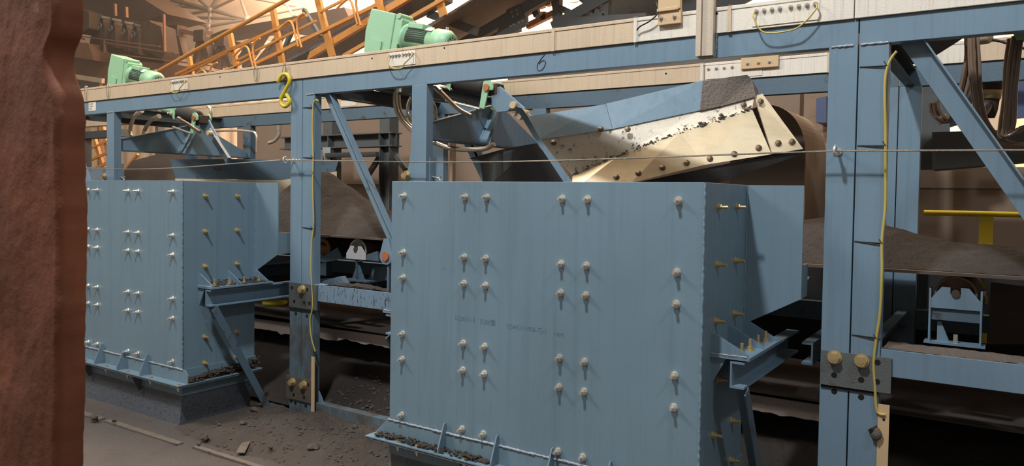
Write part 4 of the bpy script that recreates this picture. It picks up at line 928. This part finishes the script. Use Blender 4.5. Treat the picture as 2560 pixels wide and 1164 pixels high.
tag(MB().prism(AY(5.75, [(2280,150),(2374,150),(2374,424),(2280,424)]), (0,0.04,0.0)).build('dark_gap_filler', M['dark_steel']), 'dark sheet added to cover the bright gap right of the rear double post at right', 'sheet')  # added to turn the bright gap dark by its own colour
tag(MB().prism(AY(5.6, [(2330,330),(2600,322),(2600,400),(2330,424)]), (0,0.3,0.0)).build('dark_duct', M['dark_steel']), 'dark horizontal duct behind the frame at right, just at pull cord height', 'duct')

# ------------------------------------------------------------------ head drum and equipment seen past the plough tip
dc = at(1935, 372, 'y', 6.0)
dd = thing('head_drum', (dc.x, 6.0, 0), 'dusty brown belt wrapped over a big drum behind the plough tip', 'drum')
dm = MB(); R_ = 0.36; n = 22
arc = [(dc.x+R_*math.sin(a)*0.8, dc.z-0.05+R_*math.cos(a)) for a in [-1.2+2.77*i/n for i in range(n+1)]]+[(dc.x+R_*0.8, 0.0),(dc.x-R_*0.6, 0.0)]
dm.prism([(x,5.75,z) for x, z in arc], (0,0.02,0)); dm.build('drum_side', M['under_belt'], dd)
dm = MB()
for i in range(n+1):
    (xa, za), (xb, zb) = arc[i], arc[i+1]
    dm.prism([(xa,5.75,za),(xb,5.75,zb),(xb,6.5,zb),(xa,6.5,za)], Vector((0.0,0,0.004)) if i < n else Vector((0.004,0,0)))
dm.build('drum_belt', M['belt_light'] if 'belt_light' in M else M['tray'], dd)
tag(MB().prism(AY(7.6, [(2040,246),(2066,240),(2066,306),(2040,306)]), (0,0.3,0)).build('cabinet', M['navy']), 'small navy blue cabinet between the drum and the big seam post', 'cabinet')
tag(MB().box(-3.1, -0.9, 7.9, 8.1, 0, 2.75).build('brick_pier', M['brick']), 'pale brick pier glimpsed past the drum, left of the big seam post', 'pier')

# ------------------------------------------------------------------ neighbouring conveyor stand seen between the posts
IB = thing('support_stand', at(900, 345, 'y', 6.0), 'grey-blue I-beam stand on braced columns behind the belt, between the seam post and middle post', 'stand')
y6 = 5.9
a, b_ = at(800,372,'y',y6), at(992,360,'y',y6); hgt = at(900,332,'y',y6).z-at(900,366,'y',y6).z
MB().ibeam((a.x-0.6,y6,a.z), (b_.x,y6,a.z), hgt, 0.16, (0,0,1), (0,1,0), 0.012).build('girder', M['dark_steel'], IB)
for px in (832, 878, 960, 985):
    p = at(px, 350, 'y', y6); MB().box(p.x-0.006,p.x+0.006,y6-0.075,y6+0.075,a.z+0.012,a.z+hgt-0.012).build('stiffener', M['dark_steel'], IB)
for px in (830, 972):
    p = at(px, 400, 'y', y6); MB().ibeam((p.x-0.075,y6,0.0), (p.x-0.075,y6,a.z), 0.15, 0.14, (1,0,0), (0,1,0), 0.012).build('column', M['dark_steel'], IB)
    MB().box(p.x-0.07,p.x+0.07,y6-0.07,y6+0.07,a.z+hgt,a.z+hgt+0.25).build('stub_post', M['dark_steel'], IB)
p0, p1 = at(832,378,'y',y6), at(958,376,'y',y6); MB().bar((p0.x,y6-0.09,p0.z-0.05), (p1.x,y6-0.09,p0.z-0.05), 0.05, 0.05).build('tie_bar', M['dark_steel'], IB)
MB().bar(at(956,382,'y',y6), at(912,450,'y',y6), 0.05, 0.04, (0,1,0)).build('knee_brace', M['dark_steel'], IB)
MB().bar(at(990,388,'y',y6), at(1015,424,'y',y6), 0.05, 0.04, (0,1,0)).build('knee_brace', M['dark_steel'], IB)
tag(MB().prism(AY(5.812, [(806,368),(826,368),(826,402),(810,402)]), (0,0.004,0)).build('foil_patch', M['weld']), 'wrinkled silvery foil hanging beside the left seam post', 'foil')
# vertical bars of a cage left of the near gable beam
cg2 = thing('cable_riser', at(1125, 400, 'y', 5.6), 'grey vertical riser bars behind the near middle post', 'riser')
for px, w, mm in ((1108,0.05,'dark_steel'),(1131,0.035,'galv'),(1096,0.03,'machine')):
    p = at(px, 400, 'y', 5.6); MB().box(p.x-w/2,p.x+w/2,5.58,5.63,0.0,2.25).build('riser_bar', M[mm], cg2)
bo_ = tag(MB().prism(AY(5.09, [(1174,356),(1196,352),(1206,392),(1192,396)]), (0,0.02,0)).build('blue_offcut', M['blue']), 'small shaded blue plate hanging beneath the near gable beam', 'plate')
p = at(1184, 355, 'y', 5.10); MB().cyl((p.x,5.10,p.z-0.01), (p.x,5.10,2.29), 0.006, n=8).build('hanger_wire', M['rope'], bo_)

# ------------------------------------------------------------------ inclined gallery beyond the conveyor (orange railings, belt underside)
GY = 7.4
def pbar(m, p, q, Y, w, h=None, up=(0,1,0)): m.bar(at(*p,'y',Y), at(*q,'y',Y), w, h or w, up); return m
gal = thing('inclined_gallery', at(600, 260, 'y', GY), 'inclined conveyor gallery with orange railings climbing to the upper right', 'gallery')
MB().tube([at(160,308,'y',GY-0.3), at(383,185,'y',GY-0.3), at(715,0,'y',GY-0.3), at(1600,-500,'y',GY-0.3)], 0.030, 12).build('handrail', M['orange'], gal)
for p, q, w in (((470,142),(482,215),0.075),((572,84),(590,175),0.085),((679,24),(703,160),0.095),((791,-6),(828,142),0.10),((940,-15),(955,60),0.10),((1090,-20),(1106,40),0.10),((228,330),(262,440),0.09),((254,318),(282,450),0.10),((190,360),(205,440),0.09),((430,330),(450,372),0.07)):
    m = MB(); A, B = at(*p,'y',GY), at(*q,'y',GY); d = (B-A).normalized(); sd = Vector((d.z,0,-d.x))
    m.channel(A+sd*(-w/2), B+sd*(-w/2), w, 0.05, sd, (0,1,0), 0.008); m.build('rail_post', M['orange'], gal)
for p, q, w in (((440,186),(766,38),0.04),((590,152),(790,52),0.03),((633,162),(940,14),0.045),((452,190),(570,130),0.035),((540,188),(640,140),0.03),
                ((160,430),(290,372),0.04),((200,440),(300,392),0.05),((160,372),(215,352),0.03),((430,364),(520,322),0.05),((300,438),(345,385),0.04),((170,395),(300,340),0.03),((800,30),(900,-20),0.03)):
    pbar(MB(), p, q, GY-0.02, w).build('guard_rail', M['orange'], gal)
for cx, cy in ((505,178),(612,118),(722,55),(870,0)):
    lp_ = [(cx-28,cy+22),(cx-14,cy+8),(cx,cy-2),(cx+8,cy+4),(cx+14,cy+24),(cx+24,cy+62)]
    MB().tube(spline(AY(GY-0.06, lp_), 5), 0.016, 8).build('guard_loop', M['orange'], gal)
    lp2 = [(cx+32,cy+64),(cx+24,cy+34),(cx+20,cy+4),(cx+24,cy-12),(cx+38,cy-22)]
    MB().tube(spline(AY(GY-0.06, lp2), 5), 0.016, 8).build('guard_loop', M['orange'], gal)
m = MB(); m.prism(AY(GY+0.1, [(700,164),(907,58),(1060,-18),(1060,-44),(960,8),(820,92),(722,146)]), (0,0.6,0)); m.build('cable_duct', M['galv_dark'] if 'galv_dark' in M else M['skirt'], gal)
m = MB(); m.channel(at(767,150,'y',GY+0.07), at(2300,-760,'y',GY+0.07), 0.13, 0.06, (0.45,0,0.9), (0,1,0), 0.01); m.build('stringer', M['orange'], gal)
m = MB(); pbar(m, (860,140), (2300,-680), GY-0.05, 0.05); m.build('stringer', M['orange'], gal)
for p, q in (((740,52),(700,150)),((760,24),(800,92)),((612,118),(604,160))):
    pbar(MB(), p, q, GY+0.8, 0.06).build('lattice_bar', M['dark_steel'], gal)
m = MB(); m.prism(AY(GY+1.5, [(610,170),(760,100),(900,30),(2300,-800),(2300,-640),(1080,20),(900,110),(780,158)]), (0,0.1,0)); m.build('side_sheeting', M['machine'], gal)
m = MB(); m.prism([at(905,150,'y',GY+0.1),at(1060,76,'y',GY+0.1),at(1220,-20,'y',GY+0.1),at(2300,-690,'y',GY+0.1),at(2300,-560,'y',GY+2.0),at(1335,34,'y',GY+2.0),at(1190,100,'y',GY+2.0),at(1090,150,'y',GY+2.0)], (0,0,0.03)); m.build('belt_underside', M['under_belt'], gal)
m = MB(); m.prism([at(300,440,'y',GY-0.2),at(330,402,'y',GY-0.2),at(420,378,'y',GY-0.2),at(560,372,'y',GY-0.2),at(560,460,'y',GY-0.2),at(300,460,'y',GY-0.2)], (0,0.05,0)); m.build('skirt_sheet', M['under_belt'], gal)
for px, py, px2, py2 in ((1075,35,1190,78),(1020,58,1100,100)):
    pbar(MB(), (px,py), (px2,py2), GY+0.6, 0.11).build('cross_beam', M['dark_steel'], gal)
m = MB(); m.channel(at(1090,158,'y',GY+0.9), at(2300,-530,'y',GY+0.9), 0.20, 0.09, (0.45,0,0.9), (0,1,0), 0.012); m.build('chord', M['dark_steel'], gal)
m = MB(); m.prism(AY(GY+0.88, [(1240,86),(1267,24),(1296,10),(1316,48),(1312,66),(1270,86)]), (0,0.02,0)); gp_ = m.build('gusset_plate', M['dark_steel'], gal)
for px, py in ((1280,31),(1295,36),(1283,42),(1292,26),(1278,66),(1285,62),(1299,57),(1307,53)):
    p = at(px, py, 'y', GY+0.878); MB().cyl(p, p+Vector((0,-0.015,0)), 0.014, n=8).build('bolt', M['bolt'], gp_)
for p, q in (((1196,40),(1200,100)),((1330,8),(1345,40)),((1310,-10),(1310,60)),((1385,-20),(1395,40)),((1190,100),(1300,70))):
    pbar(MB(), p, q, GY+1.4, 0.09).build('lattice_bar', M['dark_steel'], gal)
for p, q in (((1195,94),(1275,38)),((1318,66),(1400,26)),((1225,74),(1228,50)),((1360,50),(1362,30)),((1352,0),(1356,20)),((1370,-4),(1374,14))):
    pbar(MB(), p, q, GY+1.9, 0.08).build('far_rail', M['orange'], gal)
# second dark gallery further right
g2 = thing('dark_gallery', at(1500, 60, 'y', 8.6), 'dark latticed gallery in the shade behind the junction box, right of the orange one', 'gallery')
MB().prism(AY(9.6, [(1394,62),(1396,44),(1440,-40),(1760,-40),(1760,110),(1394,110)][0:0]+[(1460,70),(1540,-30),(2500,-520),(2500,-330),(1760,60),(1600,70)]), (0,0.06,0)).build('side_sheeting', M['dark_steel'], g2)
for p, q, w in (((1394,-10),(1394,62),0.10),((1386,70),(1560,-30),0.14),((1438,-20),(1520,54),0.08),((1400,20),(1460,48),0.08),((1480,8),(1486,50),0.08),((1390,64),(1620,52),0.16),((1520,-20),(1516,40),0.08),((1420,52),(1500,0),0.06)):
    pbar(MB(), p, q, 8.6, w).build('lattice_bar', M['dark_steel'], g2)

# ------------------------------------------------------------------ space frame of the dome, top left
sf = thing('space_frame', at(530, 26, 'y', 15), 'pale tubular space frame under the dome roof at the top left', 'space frame')
SY = 15.5
nodes = {'a': (437,42), 'b': (527,25), 'c': (620,48), 'd': (400,-8), 'e': (523,66), 'f': (600,-10), 'g': (760,18), 'h': (700,-20), 'i': (330,2), 'k': (470,-25), 'l': (560,-30), 'm': (735,40), 'n': (700,30), 'o': (250,-12), 'q': (522,90), 'r':(430,74)}
for p, q, w in (('a','b',.10),('b','c',.12),('d','b',.13),('a','c',.09),('a','e',.10),('e','c',.10),('b','l',.14),('b','k',.09),('b','f',.09),('a','d',.09),('a','k',.08),('i','a',.09),('i','b',.07),('b','q',.13),('c','f',.10),('f','g',.09),('h','m',.10),('b','f',.08),('o','i',.1),('c','n',.10),('n','g',.10),('a','r',.08),('b','e',.05)):
    a, b_ = at(*nodes[p],'y',SY), at(*nodes[q],'y',SY); MB().cyl(a, b_, w*0.55, n=8).build('frame_tube', M['frame_pipe'], sf)
for k in ('a','b','c','e'):
    p = at(*nodes[k],'y',SY); MB().lathe(p+Vector((0,0,-0.14)), (0,0,1), [(0,0.0),(0.04,0.11),(0.14,0.15),(0.24,0.11),(0.28,0.0)], 12).build('frame_node', M['frame_pipe'], sf)
# dark far conveyor with A-frame legs in front of the wall
fc = thing('far_conveyor', at(560, 110, 'y', 12.5), 'dark far conveyor on A-frame legs along the dome wall, behind the orange railing', 'conveyor')
m = MB(); m.prism(AY(12.5, [(505,96),(560,74),(640,58),(700,48),(790,30),(860,18),(880,60),(800,95),(700,75),(620,82),(540,96)]), (0,0.5,0)); m.build('belt_run', M['machine'], fc)
m = MB(); pbar(m, (400,66), (520,92), 12.4, 0.12); m.build('side_beam', M['brown_steel'], fc)
for cx, cy in ((443,86),(508,98),(560,110)):
    m = MB(); A = lambda dx, dy: at(cx+dx, cy+dy, 'y', 12.4)
    m.bar(A(-3,-4), A(-16,62), 0.16, 0.2, (0,1,0)); m.bar(A(3,-4), A(20,56), 0.16, 0.2, (0,1,0)); m.bar(A(0,0), A(0,60), 0.07, 0.1, (0,1,0)); m.bar(A(-12,-6), A(12,-8), 0.3, 0.3, (0,1,0)); m.build('a_frame', M['machine'], fc)
for p, q in (((612,170),(680,60)),((640,166),(700,92)),((590,110),(640,122)),((560,150),(520,110)),((680,130),(720,60)),((630,112),(600,150))):
    pbar(MB(), p, q, 12.6, 0.14).build('lattice_bar', M['machine'], fc)
m = MB(); m.prism(AY(12.3, [(610,172),(700,118),(760,90),(800,90),(800,150),(640,190)]), (0,0.1,0)); m.build('side_sheeting', M['machine'], fc)
# row of dark transfer machines at the upper left on a brown deck
tmn = thing('transfer_row', at(300, 180, 'y', 11), 'row of dark dusty roller machines on a brown deck at the upper left', 'machine')
MY = 11.0
m = MB(); m.prism(AY(MY+0.9, [(130,-20),(330,-20),(420,36),(355,52),(250,40),(130,12)]), (0,1.2,0)); m.build('canopy', M['machine'], tmn)
m = MB(); m.prism(AY(MY+0.7, [(236,40),(396,66),(412,150),(400,176),(236,158),(222,120)]), (0,0.4,0)); m.build('back_plate', M['machine_dark'] if 'machine_dark' in M else M['machine'], tmn)
for i, (cx, cy) in enumerate(((254,56),(281,62),(312,70),(338,77))):
    c = at(cx, cy, 'y', MY); r_ = 0.125
    m = MB(); m.lathe(c, (0,-1,0), [(-0.3,0.0),(-0.3,r_),(0,r_),(0.02,r_*0.9),(0.0,r_*0.72),(-0.05,r_*0.7),(-0.05,0.0)], 24); hd = m.build('roller_head', M['machine'], tmn)
    m = MB(); m.box(c.x-r_*0.9, c.x+r_*0.9, MY+0.02, MY+0.3, c.z-0.62, c.z-0.03); m.build('roller_stand', M['machine'], hd)
    m = MB(); m.box(c.x-r_*0.5, c.x+r_*0.7, MY-0.05, MY+0.2, c.z+r_*0.85, c.z+r_*1.35); m.build('bearing_cap', M['dark_steel'], hd)
    m = MB(); m.lathe(c+Vector((0,-0.04,-0.11)), (0,-1,0), [(0,r_*0.7),(0.03,r_*0.7),(0.03,r_*0.55),(0,r_*0.5)], 20); m.build('lower_ring', M['dark_steel'], hd)
m = MB(); m.prism(AY(MY+0.1, [(350,54),(372,50),(378,56),(402,66),(412,128),(405,148),(352,120),(345,70)]), (0,0.4,0)); m.build('end_housing', M['machine'], tmn)
m = MB(); m.prism(AY(MY, [(180,20),(196,20),(222,30),(222,70),(200,84),(186,80)]), (0,0.4,0)); m.build('housing', M['machine'], tmn)
m = MB(); m.prism(AY(MY-0.2, [(140,98),(220,108),(232,140),(232,150),(135,136)]), (0,0.5,0)); m.build('deck_beam', M['brown_steel'], tmn)
m = MB(); m.prism(AY(MY+0.2, [(120,140),(420,158),(640,196),(640,240),(120,200)]), (0,0.3,0)); m.build('deck_girder', M['brown_steel'], tmn)
for p, q, w in (((146,20),(150,84),.06),((162,20),(164,100),.06),((182,20),(184,140),.05),((262,100),(262,136),.05),((410,36),(412,130),.05),((196,90),(400,116),.03),((262,106),(440,134),.03),((262,132),(560,168),.03),((210,98),(180,86),.05),((288,10),(289,40),.06),((316,18),(317,44),.06)):
    pbar(MB(), p, q, MY-0.1, w).build('walkway_bar', M['brown_steel'], tmn)
m = MB(); pbar(m, (120,181), (258,202), 9.4, 0.11, 0.07); pr_ = tag(m.build('pale_rail', M['tray']), 'pale straight rail crossing the brown deck left of the far green motor', 'rail')
for px in (150, 250):
    p = at(px, 188 if px < 200 else 201, 'y', 9.46); MB().box(p.x-0.04,p.x+0.04,9.42,9.50,0,p.z).build('post', M['brown_steel'], pr_)
dg_ = tag(MB().prism(AY(9.6, [(120,196),(270,212),(420,215),(420,240),(120,240)]), (0,0.2,0)).build('dark_girder', M['dark_steel']), 'dark girder below the pale rail, above the far left cable tray', 'girder')
for px in (140, 400):
    p = at(px, 225, 'y', 9.7); MB().box(p.x-0.06,p.x+0.06,9.62,9.76,0,p.z).build('post', M['dark_steel'], dg_)

# ------------------------------------------------------------------ things on the walkway floor
ed = MB()
def edge_strip(x0, x1, y0, y1, seed, label):
    m = MB(); m.prism([(x0,y0,0.003),(x1,y0+0.01*(x1-x0),0.003),(x1,y1+0.01*(x1-x0),0.006),(x0,y1,0.006)], (0,0,-0.02))
    m.prism([(x0,y0-0.004,0.008),(x1,y0-0.004+0.01*(x1-x0),0.008),(x1,y0+0.003+0.01*(x1-x0),0.008),(x0,y0+0.003,0.008)], (0,0,-0.02)); tag(m.build('edging_strip', M['trim']), label, 'edging', 'steel edging strips on the floor')
edge_strip(-7.2, -5.22, 2.69, 2.745, 1, 'bare steel edging strip on the floor in front of the far chute')
edge_strip(-5.16, -4.32, 2.725, 2.77, 2, 'bare steel edging strip on the floor by the far chute skirt corner')
edge_strip(-4.20, -3.30, 2.765, 2.80, 3, 'dusty steel edging strip on the floor between the two chutes')
fp_ = MB(); a = at(596,1112,'z',0.012); fp_.prism([at(590,1132,'z',0.01),at(604,1108,'z',0.03),at(626,1103,'z',0.03),at(612,1132,'z',0.012)], (0,0,0.004))
tag(fp_.build('steel_scrap', M['trim']), 'bent bare steel scrap lying on the floor between the chutes', 'scrap')
md = MB()
def mound_pt(u, v):
    x = -4.75+1.75*u; y = 2.86+0.80*v
    e = min(1, min(u, 1-u)*5)*min(1, min(v, 1-v)*5+0.0)
    h = 0.055+0.045*noise.noise(Vector((x*2.6, y*2.6, 8)))+0.012*noise.noise(Vector((x*13, y*13, 4)))+0.006*noise.noise(Vector((x*40, y*40, 4)))
    if v > 0.8: e = min(1, min(u, 1-u)*5)
    return Vector((x, y, -0.012+h*e))
md.grid(200, 100, mound_pt)
tag(md.build('dirt_mound', M['ore_floor'] if 'ore_floor' in M else M['floor']), 'low mound of brown ore dust around the foot of the left seam post', 'dirt mound', kind='stuff')
rocks = [((235,1050),11,'ore lump in front of the far chute near the rusty column'),((636,1030),11,'ore lump on the mound right of the far chute skirt'),((513,1100),10,'rounded ore lump beside the edging strip'),((608,1063),9,'flat ore lump between the far chute and the steel scrap'),
         ((783,1127),14,'largest ore lump lying alone on the floor in front of the seam post'),((876,1084),10,'ore lump in front of the worn sill beam'),((888,1072),9,'ore lump leaning on the worn sill beam'),((284,1053),6,'small ore lump close to the edging strip before the far chute'),((676,1121),6,'small pale lump on the floor below the steel scrap'),((714,1071),6,'small ore lump in front of the lower splice plate'),
         ((548,1063),5,'tiny ore lump near the far chute skirt corner'),((664,1043),5,'tiny shiny lump on the mound'),((497,1112),5,'tiny lump next to the rounded one at the edging strip'),((828,1073),5,'tiny lump left of the worn sill beam')]
for i, ((px, py), r, lb_) in enumerate(rocks):
    p = at(px, py, 'z', 0.03 if px > 540 and px < 900 else 0.008)
    tag(MB().rock(p+Vector((0,0,r*0.0018)), r*0.0026, i+1).build('ore_lump', M['rock']), lb_, 'rock', 'ore lumps on the floor')
gr = MB(); rnd = random.Random(5)
for i in range(420):
    x, y = rnd.uniform(-4.55, -2.9), rnd.uniform(2.75, 3.60)
    gr.rock((x, y, mound_pt(min(1, max(0, (x+4.75)/1.75)), min(1, max(0, (y-2.86)/0.8))).z+0.002), rnd.uniform(0.004, 0.012), i)
tag(gr.build('gravel', M['rock']), 'fine ore gravel scattered over the dirt mound', 'gravel', kind='stuff')
gr = MB()
for i in range(260):
    x, y = rnd.uniform(-4.1, -2.6), rnd.uniform(3.68, 4.05)
    gr.rock((x, y, spill_pt((x+9)/11.5, (y-3.66)/1.5).z+0.003), rnd.uniform(0.005, 0.016), i)
tag(gr.build('gravel', M['rock']), 'ore gravel on the spill behind the worn sill beam', 'gravel', kind='stuff')
# clods caught on ledges
def clods(x0, x1, y0, y1, z, n, r, seed, label, hfun=None):
    m = MB(); rn = random.Random(seed)
    for i in range(n):
        x, y = rn.uniform(x0, x1), rn.uniform(y0, y1); h = hfun(x, y) if hfun else 0
        m.rock((x, y, z+rn.uniform(0, h)), r*rn.uniform(0.5, 1.4), seed*50+i, 0.6)
    tag(m.build('ore_clods', M['ore_brown']), label, 'ore clods', kind='stuff')
clods(XC1+0.012, XC1+0.066, 3.0, 3.56, Z0+0.004, 330, 0.010, 3, 'brown ore clods piled on the side flange of the far chute', lambda x, y: 0.02+0.06*(y-3.0)/0.56)
clods(XC1+0.015, XC1+0.15, 3.12, 3.58, 0.947, 240, 0.007, 4, 'ore crumbs on the side bracket of the far chute', lambda x, y: 0.03*max(0, 1-(x-XC1)/0.13))
clods(XC2-CW-0.05, XC2-CW+0.62, 2.918, 2.97, Z0+0.003, 330, 0.007, 6, 'ore crumbs on the front flange of the near chute', lambda x, y: 0.02)
clods(XC2-CW+0.62, XC2-1.0, 2.935, 2.97, Z0+0.002, 50, 0.008, 7, 'ore crumbs on the front flange of the near chute, between its gussets', lambda x, y: 0.01)

# ------------------------------------------------------------------ rusty column in the foreground
CYL = 0.50
prof_px = [(147,-30),(150,40),(146,80),(130,120),(127,150),(133,185),(146,215),(154,245),(158,300),(156,360),(158,420),(161,520),(160,640),(159,700),(161,760),(159,830),(157,900),(156,980),(154,1060),(152,1120),(150,1200)]
pr = [at(x, y, 'y', CYL) for x, y in prof_px]
def edge_x(z):
    for a, b_ in zip(pr, pr[1:]):
        if b_.z <= z <= a.z: t = (z-b_.z)/(a.z-b_.z); return b_.x+(a.x-b_.x)*t
    return pr[0].x if z > pr[0].z else pr[-1].x
cm = MB()
def col_pt(u, v):
    z = v*3.4; ex = edge_x(z)+0.003*noise.noise(Vector((0, 3, z*60)))
    W = 0.30; T = 0.030
    if u < 0.62: s = u/0.62; x = ex-W+s*W; y = CYL-(0.006 if s < 0.97 else 0.006*(1-s)/0.03)
    elif u < 0.72: s = (u-0.62)/0.10; x = ex; y = CYL+T*s
    else: s = (u-0.72)/0.28; x = ex-W*s; y = CYL+T
    d = 0.003*noise.noise(Vector((x*12, z*9, 2)))+0.0006*noise.noise(Vector((x*60, z*50, 5)))
    return Vector((x, y-d, z))
cm.grid(110, 340, col_pt)
tag(cm.build('rusty_column', M['rust']), 'rusty steel column with a battered edge and peeling paint, blurred in the left foreground', 'column')

dg2 = tag(MB().prism(AY(6.2, [(150,334),(300,322),(300,340),(150,350)]), (0,0.15,0)).build('dark_girder', M['dark_steel']), 'dark girder crossing the bright gap at far left under the top beam', 'girder')
for px in (215, 285):
    p = at(px, 338, 'y', 6.28); MB().box(p.x-0.06,p.x+0.06,6.22,6.34,0,p.z).build('post', M['dark_steel'], dg2)
tag(MB().prism(AY(4.9, [(150,417),(262,418),(262,542),(150,542)]), (0,0.02,0)).build('mottled_plate', M['blue_worn2']), 'mottled pale blue plate at far left just above the far chute', 'plate')

dd2 = tag(MB().box(-3.6, -0.72, 5.32, 5.52, 2.41, 2.72).build('brown_gap_filler', M['brown_soffit']), 'brown box added behind the rear cable tray to give the dark band above the plough', 'duct')  # added box that hides the bright wall behind a dark band
for x in (-3.4, -2.2, -0.9): MB().box(x-0.02, x+0.02, YR+0.068, 5.52, 2.36, 2.409).build('bracket', M['blue_dark'], dd2)
